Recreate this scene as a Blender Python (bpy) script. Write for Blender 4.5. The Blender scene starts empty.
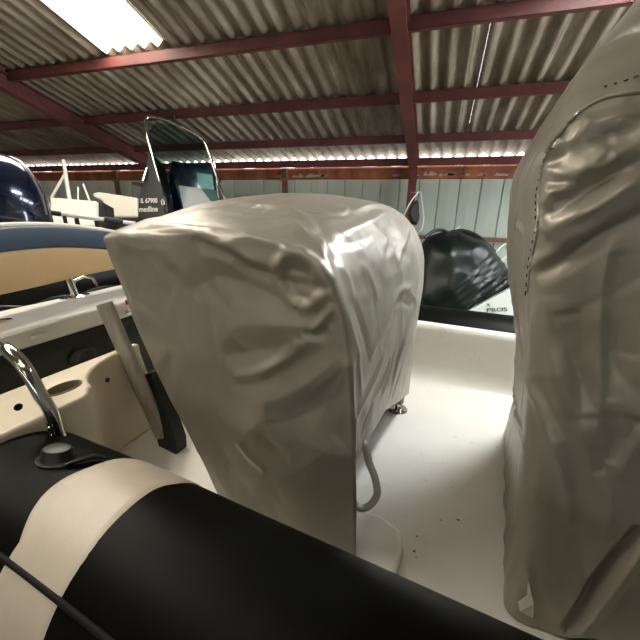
import bpy, bmesh, math, random
import numpy as np
from mathutils import Vector, Matrix, noise
from mathutils.bvhtree import BVHTree

random.seed(7)
scene = bpy.context.scene
COL = scene.collection
PI = math.pi

# ------------------------------------------------------------------ frames
F_PX = 350.0
YAW, PITCH, ROLL = math.radians(18), math.radians(18.6), math.radians(0.9)
CAM = Vector((0, 0, 2.0))
r0 = Vector((math.cos(YAW), math.sin(YAW), 0))
f0 = Vector((-math.sin(YAW) * math.cos(PITCH), math.cos(YAW) * math.cos(PITCH), -math.sin(PITCH)))
up0 = r0.cross(f0)
cR = r0 * math.cos(ROLL) + up0 * math.sin(ROLL)
cU = up0 * math.cos(ROLL) - r0 * math.sin(ROLL)
cF = f0
# the boat sits on the floor with a slight list: its own frame (u forward, v across, z up from the deck)
bz = cU * math.cos(PITCH) - cF * math.sin(PITCH)
fh = cF * math.cos(PITCH) + cU * math.sin(PITCH)
A26 = math.radians(26)
bu = cR * math.cos(A26) - fh * math.sin(A26)
bv = cR * math.sin(A26) + fh * math.cos(A26)
B_ORG = CAM - bz * 1.2
M_BOAT = Matrix(((bu.x, bv.x, bz.x, B_ORG.x), (bu.y, bv.y, bz.y, B_ORG.y), (bu.z, bv.z, bz.z, B_ORG.z), (0, 0, 0, 1)))
M_BOAT_I = M_BOAT.inverted()

def ray(px, py):
    return (cF + cR * ((px - 320) / F_PX) - cU * ((py - 320) / F_PX))

def bray(px, py):
    return M_BOAT_I.to_3x3() @ ray(px, py)

BCAM = Vector((0, 0, 1.2))
def bp(px, py, u=None, v=None, z=None):
    """point of the boat frame seen at a pixel, on the plane u=, v= or z= const"""
    d = bray(px, py)
    if u is not None: t = (u - BCAM.x) / d.x
    elif v is not None: t = (v - BCAM.y) / d.y
    else: t = (z - BCAM.z) / d.z
    return BCAM + d * t
def wp(px, py, x=None, y=None, z=None, depth=None):
    d = ray(px, py)
    if x is not None: t = (x - CAM.x) / d.x
    elif y is not None: t = (y - CAM.y) / d.y
    elif z is not None: t = (z - CAM.z) / d.z
    else: t = depth
    return CAM + d * t

# ------------------------------------------------------------------ materials
def lin(c):
    return tuple(((x / 255) / 12.92 if x <= 10 else (((x / 255) + 0.055) / 1.055) ** 2.4) for x in c)

class NT:
    def __init__(s, name):
        s.m = bpy.data.materials.new(name); s.m.use_nodes = True
        s.t = s.m.node_tree; s.b = s.t.nodes['Principled BSDF']
    def n(s, typ, **kw):
        nd = s.t.nodes.new(typ)
        for k, v in kw.items():
            if k in nd.inputs: nd.inputs[k].default_value = v
            else: setattr(nd, k, v)
        return nd
    def l(s, a, b): s.t.links.new(a, b)

def mat(name, col, rough=.5, metal=0., var=.0, scale=6., bump=0., bscale=40., spec=.5, col2=None, stretch=(1, 1, 1), coat=0., sheen=0., detail=5.):
    k = NT(name); b = k.b
    b.inputs['Roughness'].default_value = rough
    b.inputs['Metallic'].default_value = metal
    b.inputs['Specular IOR Level'].default_value = spec
    b.inputs['Coat Weight'].default_value = coat
    b.inputs['Sheen Weight'].default_value = sheen
    c = lin(col)
    tc = k.n('ShaderNodeTexCoord'); mp = k.n('ShaderNodeMapping'); mp.inputs['Scale'].default_value = stretch
    k.l(tc.outputs['Object'], mp.inputs['Vector'])
    if var > 0 or col2:
        nz = k.n('ShaderNodeTexNoise', Scale=scale, Detail=detail, Roughness=.62)
        k.l(mp.outputs[0], nz.inputs['Vector'])
        rp = k.n('ShaderNodeValToRGB')
        c2 = lin(col2) if col2 else tuple(x * (1 - var) for x in c)
        rp.color_ramp.elements[0].position = .35; rp.color_ramp.elements[1].position = .65
        rp.color_ramp.elements[0].color = (*c2, 1); rp.color_ramp.elements[1].color = (*c, 1)
        k.l(nz.outputs['Fac'], rp.inputs['Fac']); k.l(rp.outputs['Color'], b.inputs['Base Color'])
    else:
        b.inputs['Base Color'].default_value = (*c, 1)
    if bump > 0:
        nb = k.n('ShaderNodeTexNoise', Scale=bscale, Detail=4.)
        k.l(mp.outputs[0], nb.inputs['Vector'])
        bm_ = k.n('ShaderNodeBump', Strength=bump, Distance=.01)
        k.l(nb.outputs['Fac'], bm_.inputs['Height']); k.l(bm_.outputs['Normal'], b.inputs['Normal'])
    return k.m

def emit(name, col, strength, blotch=0.):
    k = NT(name)
    b = k.b; b.inputs['Base Color'].default_value = (.8, .8, .78, 1)
    b.inputs['Emission Color'].default_value = (*col, 1); b.inputs['Emission Strength'].default_value = strength
    if blotch:
        tc = k.n('ShaderNodeTexCoord')
        nz = k.n('ShaderNodeTexNoise', Scale=2.6, Detail=6., Roughness=.7)
        k.l(tc.outputs['Object'], nz.inputs['Vector'])
        rp = k.n('ShaderNodeValToRGB')
        rp.color_ramp.elements[0].position = .27; rp.color_ramp.elements[1].position = .33
        rp.color_ramp.elements[0].color = (.02, .017, .012, 1); rp.color_ramp.elements[1].color = (*col, 1)
        k.l(nz.outputs['Fac'], rp.inputs['Fac']); k.l(rp.outputs['Color'], b.inputs['Emission Color'])
    return k.m

M = {}
M['cover'] = mat('woven silver grey cover cloth', (156, 150, 138), .38, .32, var=.10, scale=3., bump=.08, bscale=260., spec=.6)
M['stitch'] = mat('dark thread', (52, 50, 44), .8)
M['tape'] = mat('grey binding tape', (206, 204, 196), .6)
M['rubber'] = mat('black tube fabric', (8, 9, 6), .42, var=.3, scale=5., bump=.04, bscale=180., spec=.07)
M['band'] = mat('pale grey tube fabric', (196, 186, 170), .38, var=.10, scale=9., spec=.5, bump=.04, bscale=160.)
M['strake'] = mat('black ribbed rubber', (10, 10, 9), .6, spec=.25)
M['gel'] = mat('cream gelcoat', (222, 214, 198), .32, var=.05, scale=4., spec=.5, coat=.15)
M['gelwarm'] = mat('cream moulded plastic', (228, 217, 197), .34, var=.05, scale=5., coat=.1)
M['white'] = mat('white gelcoat', (232, 230, 224), .3, var=.03, coat=.2)
M['chrome'] = mat('polished steel', (215, 215, 212), .1, 1., spec=.6)
M['alu'] = mat('weathered aluminium', (186, 178, 164), .5, .35, var=.22, scale=12., stretch=(4, 4, .6))
M['darkgreen'] = mat('dark green vinyl', (20, 29, 23), .45, var=.2, scale=5.)
M['navy'] = mat('navy vinyl', (48, 68, 88), .55, var=.12, scale=8., bump=.04, bscale=200.)
M['tan'] = mat('tan vinyl', (186, 154, 108), .55, var=.06, scale=7., bump=.03, bscale=160.)
M['creamvinyl'] = mat('cream vinyl', (222, 216, 202), .45)
M['cowl'] = mat('dark blue metallic paint', (22, 34, 62), .16, .45, coat=1., spec=.6)
M['cowltrim'] = mat('silver stripe', (150, 152, 156), .3, .5)
M['blackplastic'] = mat('black plastic', (22, 22, 22), .42)
M['steelred'] = mat('red oxide steel paint', (112, 58, 52), .6, var=.3, scale=3.5, col2=(84, 43, 39), stretch=(1, 1, 1))
M['rust'] = mat('rusted steel gutter', (172, 108, 72), .85, scale=3.2, col2=(120, 68, 48), stretch=(1, 1, .25), bump=.2)
M['rustpale'] = mat('flaking pale paint', (188, 176, 160), .8, var=.3, scale=30.)
M['wood'] = mat('old painted post', (116, 84, 66), .8, var=.3)
M['concrete'] = mat('concrete floor', (112, 106, 96), .85, var=.3, scale=2.)
M['graypanel'] = mat('pale grey plastic', (168, 172, 178), .45)
M['letters'] = mat('white lettering', (205, 202, 194), .6)
M['inkdark'] = mat('dark lettering', (40, 42, 40), .6)
M['red'] = mat('red plastic', (170, 40, 34), .4)
M['wire'] = mat('white coated wire', (214, 212, 206), .4)
M['dirt'] = mat('dark dirt', (96, 86, 72), .9)

def glass_mat():
    k = NT('smoked screen plastic'); t = k.t
    out = t.nodes['Material Output']
    tr = k.n('ShaderNodeBsdfTransparent'); tr.inputs['Color'].default_value = (.60, .72, .70, 1)
    gl = k.n('ShaderNodeBsdfGlossy'); gl.inputs['Roughness'].default_value = .04; gl.inputs['Color'].default_value = (.8, .9, .9, 1)
    fr = k.n('ShaderNodeFresnel'); fr.inputs['IOR'].default_value = 1.45
    mx = k.n('ShaderNodeMixShader')
    fm = k.n('ShaderNodeMath', operation='MULTIPLY'); fm.inputs[1].default_value = .2; k.l(fr.outputs[0], fm.inputs[0]); k.l(fm.outputs[0], mx.inputs[0]); k.l(tr.outputs[0], mx.inputs[1]); k.l(gl.outputs[0], mx.inputs[2])
    k.l(mx.outputs[0], out.inputs['Surface'])
    return k.m
M['glass'] = glass_mat()

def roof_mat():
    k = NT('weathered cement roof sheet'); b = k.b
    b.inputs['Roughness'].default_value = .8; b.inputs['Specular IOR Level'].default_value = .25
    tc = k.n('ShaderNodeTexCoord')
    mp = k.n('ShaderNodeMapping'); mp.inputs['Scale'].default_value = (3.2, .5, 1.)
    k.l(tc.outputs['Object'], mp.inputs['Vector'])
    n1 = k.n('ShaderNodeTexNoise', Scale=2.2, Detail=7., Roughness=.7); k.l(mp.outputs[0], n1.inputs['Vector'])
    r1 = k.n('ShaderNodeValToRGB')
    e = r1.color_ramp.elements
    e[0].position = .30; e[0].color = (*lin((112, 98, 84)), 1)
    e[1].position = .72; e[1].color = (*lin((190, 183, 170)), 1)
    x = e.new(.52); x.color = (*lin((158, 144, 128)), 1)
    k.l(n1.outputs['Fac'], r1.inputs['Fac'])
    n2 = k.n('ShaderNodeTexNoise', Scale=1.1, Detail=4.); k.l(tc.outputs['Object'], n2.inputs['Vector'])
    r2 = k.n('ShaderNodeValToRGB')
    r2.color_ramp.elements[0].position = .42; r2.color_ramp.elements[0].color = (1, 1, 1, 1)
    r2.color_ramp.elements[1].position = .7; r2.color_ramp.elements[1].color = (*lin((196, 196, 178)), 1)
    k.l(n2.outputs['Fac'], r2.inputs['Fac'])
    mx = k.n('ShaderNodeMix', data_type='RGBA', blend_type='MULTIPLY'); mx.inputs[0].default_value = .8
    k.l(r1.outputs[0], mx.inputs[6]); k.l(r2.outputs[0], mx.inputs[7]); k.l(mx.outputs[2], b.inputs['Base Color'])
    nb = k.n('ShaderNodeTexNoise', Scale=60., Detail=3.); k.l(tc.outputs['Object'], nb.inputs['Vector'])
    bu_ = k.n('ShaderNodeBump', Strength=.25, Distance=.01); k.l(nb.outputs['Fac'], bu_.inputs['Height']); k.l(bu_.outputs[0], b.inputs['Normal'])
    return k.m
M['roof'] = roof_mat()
M['wallsheet'] = mat('pale green steel cladding', (178, 190, 178), .6, var=.16, scale=1.6, stretch=(1, 1, .4))
M['skylight'] = emit('daylit translucent roof sheet', (1., .92, .78), 15., blotch=1)
M['fillcool'] = emit('added cool fill roof sheet', (.93, .98, 1.), 15.)  # unseen glowing sheet, added to brighten the far wall
M['skykey'] = emit('clear daylit roof sheet', (.96, .99, 1.), 75.)
M['fillover'] = emit('added overhead fill roof sheet', (1., .93, .80), 3.4)  # unseen glow above the camera, added to fill the near faces
M['fillwarm'] = emit('added warm fill roof sheet', (1., .88, .70), 1.6)  # added warm glow from the unseen slope behind the camera

# ------------------------------------------------------------------ mesh helpers
class MB:
    def __init__(s): s.v = []; s.f = []
    def add(s, vs, fs):
        o = len(s.v); s.v += [tuple(v) for v in vs]; s.f += [tuple(i + o for i in f) for f in fs]; return s
    def box(s, c, d, R=None):
        vs = []
        for sx in (-1, 1):
            for sy in (-1, 1):
                for sz in (-1, 1):
                    p = Vector((sx * d[0] / 2, sy * d[1] / 2, sz * d[2] / 2))
                    if R: p = R @ p
                    vs.append(Vector(c) + p)
        return s.add(vs, [(0, 1, 3, 2), (4, 6, 7, 5), (0, 4, 5, 1), (2, 3, 7, 6), (0, 2, 6, 4), (1, 5, 7, 3)])
    def bb(s, a, b):
        return s.box([(x + y) / 2 for x, y in zip(a, b)], [abs(y - x) for x, y in zip(a, b)])
    def tube(s, pts, r, n=12, closed=False, flat=None, upv=None):
        pts = [Vector(p) for p in pts]; m = len(pts); rs = r if isinstance(r, (list, tuple)) else [r] * m
        up = Vector(upv) if upv else None; vs = []
        for i, p in enumerate(pts):
            a = pts[(i - 1) % m] if (i or closed) else pts[0]; b = pts[(i + 1) % m] if (i < m - 1 or closed) else pts[-1]
            t = (b - a).normalized()
            if up is None: up = t.orthogonal().normalized()
            x = (up - t * up.dot(t))
            x = x.normalized() if x.length > 1e-6 else t.orthogonal().normalized()
            y = t.cross(x)
            if not upv: up = x
            for k in range(n):
                an = 2 * PI * k / n
                vs.append(p + x * (math.cos(an) * rs[i] * (flat or 1)) + y * (math.sin(an) * rs[i]))
        fs = []
        for i in range(m if closed else m - 1):
            j = (i + 1) % m
            for k in range(n): fs.append((i * n + k, i * n + (k + 1) % n, j * n + (k + 1) % n, j * n + k))
        if not closed:
            fs.append(tuple(range(n))[::-1]); fs.append(tuple((m - 1) * n + k for k in range(n)))
        return s.add(vs, fs)
    def lathe(s, prof, org=(0, 0, 0), R=None, n=24, sx=1., sy=1.):
        vs = []; fs = []
        for r, z in prof:
            for k in range(n):
                p = Vector((r * sx * math.cos(2 * PI * k / n), r * sy * math.sin(2 * PI * k / n), z))
                if R: p = R @ p
                vs.append(Vector(org) + p)
        m = len(prof)
        for i in range(m - 1):
            for k in range(n): fs.append((i * n + k, i * n + (k + 1) % n, (i + 1) * n + (k + 1) % n, (i + 1) * n + k))
        fs.append(tuple(range(n))[::-1]); fs.append(tuple((m - 1) * n + k for k in range(n)))
        return s.add(vs, fs)
    def prism(s, poly, a, b, axis=2):
        n = len(poly); vs = []
        for h in (a, b):
            for p in poly:
                q = [0, 0, 0]; o = [i for i in range(3) if i != axis]
                q[o[0]], q[o[1]] = p; q[axis] = h; vs.append(q)
        return s.add(vs, [tuple(range(n))[::-1], tuple(range(n, 2 * n))] + [(i, (i + 1) % n, n + (i + 1) % n, n + i) for i in range(n)])
    def grid(s, rows, close_u=False):
        n = len(rows[0]); vs = [p for r in rows for p in r]; fs = []
        for i in range(len(rows) - 1):
            for k in range(n if close_u else n - 1):
                fs.append((i * n + k, i * n + (k + 1) % n, (i + 1) * n + (k + 1) % n, (i + 1) * n + k))
        return s.add(vs, fs)
    def build(s, name, m, parent=None, smooth=True, bevel=0., seg=2, mw=None, solid=0., offset=-1., sub=0, angle=35):
        me = bpy.data.meshes.new(name); me.from_pydata(s.v, [], s.f)
        bm = bmesh.new(); bm.from_mesh(me); bmesh.ops.recalc_face_normals(bm, faces=bm.faces)
        bm.to_mesh(me); bm.free()
        me.materials.append(m)
        for p in me.polygons: p.use_smooth = smooth
        o = bpy.data.objects.new(name, me); COL.objects.link(o)
        if smooth:
            bpy_smooth(me, angle)
        if mw is not None: o.matrix_world = mw
        if parent is not None: o.parent = parent
        if bevel:
            md = o.modifiers.new('bevel', 'BEVEL'); md.width = bevel; md.segments = seg; md.limit_method = 'ANGLE'; md.angle_limit = .6
        if solid:
            md = o.modifiers.new('solid', 'SOLIDIFY'); md.thickness = solid; md.offset = offset
        if sub:
            md = o.modifiers.new('sub', 'SUBSURF'); md.levels = sub; md.render_levels = sub
        return o

def bpy_smooth(me, angle):
    bm = bmesh.new(); bm.from_mesh(me)
    for e in bm.edges:
        if len(e.link_faces) == 2:
            e.smooth = e.calc_face_angle(0) < math.radians(angle)
    bm.to_mesh(me); bm.free()

def tag(o, label=None, cat=None, group=None, kind=None):
    if label: o['label'] = label
    if cat: o['category'] = cat
    if group: o['group'] = group
    if kind: o['kind'] = kind
    return o

def empty(name, mw, label, cat, group=None):
    o = bpy.data.objects.new(name, None); o.empty_display_size = .1; COL.objects.link(o)
    o.matrix_world = mw
    return tag(o, label, cat, group)

def catmull(pts, n, closed=False):
    P = [np.array(p, float) for p in pts]; m = len(P)
    out = []
    segs = m if closed else m - 1
    for i in range(segs):
        p0 = P[(i - 1) % m] if (i or closed) else 2 * P[0] - P[1]
        p1 = P[i]; p2 = P[(i + 1) % m]
        p3 = P[(i + 2) % m] if (i + 2 < m or closed) else 2 * P[-1] - P[-2]
        for t in np.linspace(0, 1, 24, endpoint=False):
            out.append(.5 * (2 * p1 + (p2 - p0) * t + (2 * p0 - 5 * p1 + 4 * p2 - p3) * t * t + (3 * p1 - p0 - 3 * p2 + p3) * t ** 3))
    if not closed: out.append(P[-1])
    out = np.array(out)
    if closed: out = np.vstack([out, out[:1]])
    L = np.concatenate([[0], np.cumsum(np.linalg.norm(np.diff(out, axis=0), axis=1))])
    tt = np.linspace(0, L[-1], n + (1 if closed else 0))
    r = np.stack([np.interp(tt, L, out[:, k]) for k in range(out.shape[1])], 1)
    return r[:-1] if closed else r

def smoothstep(a, b, x):
    t = min(1, max(0, (x - a) / (b - a))); return t * t * (3 - 2 * t)

def text_mesh(name, s, m, parent, size, mw_local, extrude=.002, bold=0.):
    cu = bpy.data.curves.new(name, 'FONT'); cu.body = s; cu.size = size; cu.extrude = extrude; cu.align_x = 'LEFT'; cu.offset = bold
    tmp = bpy.data.objects.new(name + '_t', cu); COL.objects.link(tmp)
    dg = bpy.context.evaluated_depsgraph_get(); dg.update()
    me = bpy.data.meshes.new_from_object(tmp.evaluated_get(dg))
    bpy.data.objects.remove(tmp); bpy.data.curves.remove(cu)
    me.materials.clear(); me.materials.append(m)
    o = bpy.data.objects.new(name, me); COL.objects.link(o)
    o.parent = parent; o.matrix_local = mw_local
    return o

def frame_mat(org, ex, ey):
    ex = Vector(ex).normalized(); ez = ex.cross(Vector(ey)).normalized(); ey = ez.cross(ex)
    return Matrix(((ex.x, ey.x, ez.x, org[0]), (ex.y, ey.y, ez.y, org[1]), (ex.z, ey.z, ez.z, org[2]), (0, 0, 0, 1)))

# cloth wrinkling: displaces a mesh along its normals by folds (3-D polylines) and noise
def make_bvh(mb): return BVHTree.FromPolygons([Vector(v) for v in mb.v], mb.f)
def hit(bvh, px, py):
    d = bray(px, py).normalized()
    h = bvh.ray_cast(BCAM, d)
    return h[0] if h[0] is not None else None
def hits(bvh, pix):
    return [h for h in (hit(bvh, *p) for p in pix) if h is not None]

def vnormals(mb):
    V = np.array(mb.v); N = np.zeros_like(V)
    for f in mb.f:
        a, b, c = V[f[0]], V[f[1]], V[f[2]]
        n = np.cross(b - a, c - a)
        if len(f) == 4: n = n + np.cross(V[f[2]] - a, V[f[3]] - a)
        for i in f: N[i] += n
    N /= np.maximum(np.linalg.norm(N, axis=1, keepdims=True), 1e-9)
    return V, N

def fold_disp(V, N, line, amp, w, asym=0., valley=.55, taper=True):
    """displacement of a fold along a polyline; asym>0 drops one side (a lapped crease)"""
    L = np.array(catmull([tuple(p) for p in line], max(12, 6 * len(line))) if len(line) > 2 else [np.array(line[0]) + (np.array(line[1]) - np.array(line[0])) * t for t in np.linspace(0, 1, 14)])
    best = np.full(len(V), 1e9); sgn = np.zeros(len(V)); par = np.zeros(len(V))
    box = (V > L.min(0) - 6 * w).all(1) & (V < L.max(0) + 6 * w).all(1)
    idx = np.where(box)[0]
    if not len(idx): return np.zeros(len(V))
    P = V[idx]; NN = N[idx]; bd = np.full(len(idx), 1e9); bs = np.zeros(len(idx)); bt = np.zeros(len(idx))
    for i in range(len(L) - 1):
        a = L[i]; d = L[i + 1] - a; ll = d @ d
        if ll < 1e-12: continue
        t = np.clip(((P - a) @ d) / ll, 0, 1)
        q = P - (a + t[:, None] * d); dist = np.linalg.norm(q, axis=1)
        side = np.sign(np.einsum('ij,ij->i', np.cross(np.broadcast_to(d, P.shape), q), NN))
        m = dist < bd
        bd[m] = dist[m]; bs[m] = side[m]; bt[m] = (i + t[m]) / (len(L) - 1)
    x = bd / w
    g = np.maximum(0, 1 - x / 2.2) ** 1.25
    if asym: g = g + asym * bs * np.exp(-x / 2.0) * np.minimum(x, 1.)
    if taper: g = g * np.clip(np.sin(np.pi * np.clip(bt, .0, 1.)), 0, 1) ** .5
    out = np.zeros(len(V)); out[idx] = amp * g
    return out

def noise_disp(V, terms):
    out = np.zeros(len(V))
    for i, p in enumerate(V):
        s = 0.
        for (sx, sy, sz, amp, kind) in terms:
            q = Vector((p[0] * sx, p[1] * sy, p[2] * sz))
            if kind == 'r':
                s += amp * (1 - 2.2 * abs(noise.noise(q)))
            elif kind == 'w':
                w = noise.noise_vector(q * .6) * .7
                s += amp * (1 - 2.4 * abs(noise.noise(q + w)))
            else:
                s += amp * noise.noise(q)
        out[i] = s
    return out

# ================================================================== THE SHED
EAVE_Y, EAVE_Z, SLOPE = 6.25, 2.735, .308
RIDGE_Y = -3.4
X0, X1 = -13.0, 6.5
def roof_z(y):
    return EAVE_Z + SLOPE * (EAVE_Y - y) if y >= RIDGE_Y else EAVE_Z + SLOPE * (EAVE_Y - RIDGE_Y) - SLOPE * (RIDGE_Y - y)
BACK_Y = RIDGE_Y - (EAVE_Y - RIDGE_Y)
def on_roof(px, py):
    d = ray(px, py)
    # z = EAVE_Z + SLOPE*(EAVE_Y - y)
    t = (EAVE_Z + SLOPE * EAVE_Y - CAM.z) / (d.z + SLOPE * d.y)
    return CAM + d * t

PITCHW, AMP = .172, .026
def corr(x): return AMP * math.cos(2 * PI * x / PITCHW)
def roof_patch(mb, x0, x1, y0, y1, ny=2, dz=0.):
    nx = max(2, int(round((x1 - x0) / (PITCHW / 10))))
    rows = []
    for j in range(ny + 1):
        y = y0 + (y1 - y0) * j / ny
        rows.append([(x0 + (x1 - x0) * i / nx, y, roof_z(y) + corr(x0 + (x1 - x0) * i / nx) + dz) for i in range(nx + 1)])
    mb.grid(rows)

# skylight strips: x range, y range; the last three are unseen, added as fill
qa, qb, qc = on_roof(30, 0), on_roof(112, 50), on_roof(163, 43)
SKX0, SKX1 = (qa.x + qb.x) / 2, qc.x
SKY1 = (qb.y + qc.y) / 2
SKL = [(SKX0, SKX1, -.8, SKY1, 'skylight'), (.80, 1.25, 2.35, 3.3, 'skykey'), (2.0, 3.0, 3.4, 5.6, 'fillcool'), (-1.3, .1, -1.6, .2, 'fillover'), (-8.3, -7.2, -1.0, 2.0, 'skylight')]
EAVE_OUT = EAVE_Y + .06
CRX = on_roof(480, 72).x; CRY0, CRY1 = on_roof(487, 18).y, on_roof(472, 124).y
roof = MB()
holes = [(a, b, c, d) for a, b, c, d, _ in SKL] + [(CRX - .0022, CRX + .0022, min(CRY0, CRY1), max(CRY0, CRY1))]
xs = sorted(set([X0, X1] + [h[0] for h in holes] + [h[1] for h in holes]))
for a, b in zip(xs[:-1], xs[1:]):
    hs = [h for h in holes if h[0] <= a + 1e-6 and h[1] >= b - 1e-6]
    y = RIDGE_Y
    if hs:
        roof_patch(roof, a, b, RIDGE_Y, hs[0][2]); y = hs[0][3]
    roof_patch(roof, a, b, y, EAVE_OUT)
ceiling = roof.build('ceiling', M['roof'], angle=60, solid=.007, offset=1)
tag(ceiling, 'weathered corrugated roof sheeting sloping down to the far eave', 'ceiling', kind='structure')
# the other slope behind the camera, with unseen glowing sheets added for warm fill
back = MB()
xs = [X0, -6, -5, -1.0, 0.2, X1]
for i, (a, b) in enumerate(zip(xs[:-1], xs[1:])):
    if i in (1, 3):
        roof_patch(back, a, b, BACK_Y - .2, -9.0); roof_patch(back, a, b, -5.5, RIDGE_Y)
    else:
        roof_patch(back, a, b, BACK_Y - .2, RIDGE_Y)
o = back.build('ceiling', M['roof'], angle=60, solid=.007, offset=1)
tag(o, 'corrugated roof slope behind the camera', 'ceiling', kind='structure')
for i, (a, b, c, d, mm) in enumerate(SKL + [(-6, -5, -9, -5.5, 'fillwarm'), (-1.0, .2, -9, -5.5, 'fillwarm')]):
    mb = MB(); roof_patch(mb, a - .04, b + .04, c - .05, d + .02, dz=.012)
    o = mb.build('window_%d' % (i + 1), M[mm], angle=60)
    tag(o, 'daylit translucent corrugated skylight sheet in the roof' if i == 0 else 'unseen glowing skylight sheet placed for its light %d' % i, 'skylight', kind='structure')

# floor and walls
tag(MB().bb((X0 - .1, BACK_Y - .1, -.12), (X1 + .1, EAVE_Y + .4, 0)).build('floor', M['concrete'], smooth=False), 'grey concrete shed floor', 'floor', kind='structure')
def cladding(mb, horizontal_range, z0, z1, place, panel=.315):
    a, b = horizontal_range; prof = []
    x = a
    while x < b:
        prof += [(x, 0), (x + .028, .028), (x + panel - .0, .028), (x + panel, 0)] if False else [(x, 0.0), (x + .004, -.022), (x + .016, -.022), (x + .020, 0.0), (x + panel * .5, .004)]
        x += panel
    prof.append((b, 0))
    mb.grid([[place(x, d, z0) for x, d in prof], [place(x, d, z1) for x, d in prof]])
WALL_TOP = EAVE_Z - .035
mb = MB(); cladding(mb, (X0, X1), -.02, wp(420, 166, y=EAVE_Y + .1).z - .004, lambda x, d, z: (x, EAVE_Y + .12 - d, z))
tag(mb.build('wall_far', M['wallsheet'], smooth=False, solid=.004, offset=1), 'pale green ribbed steel wall under the eave', 'wall', kind='structure')
mb = MB(); cladding(mb, (X0, X1), -.02, 2.3, lambda x, d, z: (x, BACK_Y + d, z))
tag(mb.build('wall_back', M['wallsheet'], smooth=False), 'pale steel wall behind the camera', 'wall', kind='structure')
DOOR = (1.2, 5.2, 2.35)  # opening added in the unseen right wall to let side light in
for nm, X, s in (('wall_left', X0, 1), ('wall_right', X1, -1)):
    mb = MB(); n = 60; rows = [[], []]
    for i in range(n + 1):
        y = BACK_Y + (EAVE_Y + .12 - BACK_Y) * i / n
        d = .03 * (i % 2)
        rows[0].append((X + s * d, y, DOOR[2] if (s < 0 and DOOR[0] < y < DOOR[1]) else 0)); rows[1].append((X + s * d, y, roof_z(y) + .02))
    mb.grid(rows)
    tag(mb.build(nm, M['wallsheet'], smooth=False), 'pale steel end wall of the shed', 'wall', kind='structure')

# rafters (I-beams under the purlins) with their columns, purlins, wall plate
def ibeam(mb, p, q, w, h, tf=.014, up=(0, 0, 1)):
    p, q = Vector(p), Vector(q); t = (q - p).normalized(); side = t.cross(Vector(up)).normalized(); n = side.cross(t).normalized()
    def bar(c, ww, hh):
        vs = []
        for e in (p, q):
            for a, b in ((-1, -1), (1, -1), (1, 1), (-1, 1)):
                vs.append(e + n * (c + b * hh / 2) + side * (a * ww / 2))
        mb.add(vs, [(0, 1, 2, 3), (7, 6, 5, 4), (0, 4, 5, 1), (1, 5, 6, 2), (2, 6, 7, 3), (3, 7, 4, 0)])
    bar(-h / 2 + tf / 2, w, tf); bar(h / 2 - tf / 2, w, tf); bar(0, tf, h - 2 * tf)
    return mb
RAF_H, PUR_H = .20, .10
def raf_x(px, py):
    d = ray(px, py); t = (EAVE_Z + SLOPE * EAVE_Y - .18 - CAM.z) / (d.z + SLOPE * d.y)
    return (CAM + d * t).x
RX = [raf_x(403, 45), raf_x(62, 114)]
RX += [RX[1] - (RX[0] - RX[1])]
RLAB = ['red steel rafter running down the roof right of the centre', 'red steel rafter on the left, running down behind the windscreen',
        'red steel rafter farthest to the left beyond the first two']
for i, X in enumerate(RX):
    t = empty('roof_rafter', Matrix.Translation((X, EAVE_Y - .08, 0)), RLAB[i], 'rafter', 'red steel rafters')
    off = Matrix.Translation((-X, -(EAVE_Y - .08), 0))
    dz = -.03 - AMP - .005 - RAF_H / 2 - .02
    mb = MB(); ibeam(mb, (X, EAVE_Y - .02, roof_z(EAVE_Y - .02) + dz), (X, RIDGE_Y, roof_z(RIDGE_Y) + dz), .13, RAF_H)
    o = mb.build('beam', M['steelred'], t, smooth=False); o.matrix_local = off
    mb = MB(); ibeam(mb, (X, EAVE_Y - .08, 0), (X, EAVE_Y - .08, roof_z(EAVE_Y) - .22), .12, .13, up=(0, 1, 0))
    o = mb.build('column', M['steelred'], t, smooth=False); o.matrix_local = off

# purlins: placed at the spacing measured on the roof, each a channel between the rafters
PY = [on_roof(400, 14).y, on_roof(400, 90.5).y, on_roof(400, 133).y]
PLAB = ['highest red purlin in view, just below the bright skylight', 'second red purlin down the roof slope from the skylight',
        'third red purlin down the slope, thin above the far eave', 'purlin above the frame, first one uphill', 'purlin above the frame, second one uphill', 'purlin above the frame, third one uphill']
for i, y in enumerate(PY):
    mb = MB()
    z = roof_z(y) - AMP - .008
    for a, b in ((X0 + .05, X1 - .05),):
        mb.bb((a, y - .035, z - PUR_H), (b, y - .027, z)); mb.bb((a, y - .035, z - PUR_H), (b, y + .03, z - PUR_H + .008)); mb.bb((a, y - .035, z - .008), (b, y + .03, z))
    o = mb.build('roof_purlin', M['steelred'], None, smooth=False)
    tag(o, PLAB[i], 'purlin', 'red purlins under the roof sheets')
# dark wall plate on the eave and the rusty gutter-like rail below the bright slit
y = EAVE_Y - .02
mb = MB(); mb.bb((X0, y - .05, wp(420, 165.4, y=y - .05).z), (X1, y + .02, EAVE_Z - AMP - .026))
tag(mb.build('eave_plate', M['steelred'], smooth=False), 'dark red plate along the top of the far wall under the roof ends', 'beam', kind='thing')
mb = MB(); seg = .62; x = X0 + .1
zt = wp(420, 166, y=EAVE_Y + .02).z; zb = wp(420, 179, y=EAVE_Y + .02).z
rows = []
n = 400
for j in range(7):
    a = j / 6
    zz = zb + (zt - zb) * a
    rows.append([(X0 + .1 + (X1 - X0 - .2) * i / n, EAVE_Y + .035 - .035 * math.sin(PI * a) ** .6 - .006 * (abs(((i * .0485) % seg) - seg / 2) < .03), zz + .005 * noise.noise(Vector((i * .13, 0, 3)))) for i in range(n + 1)])
mb.grid(rows)
gut = mb.build('eave_rail', M['rust'], solid=.006)
tag(gut, 'rusty orange steel rail along the far wall just below the eave', 'beam', kind='thing')
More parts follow.
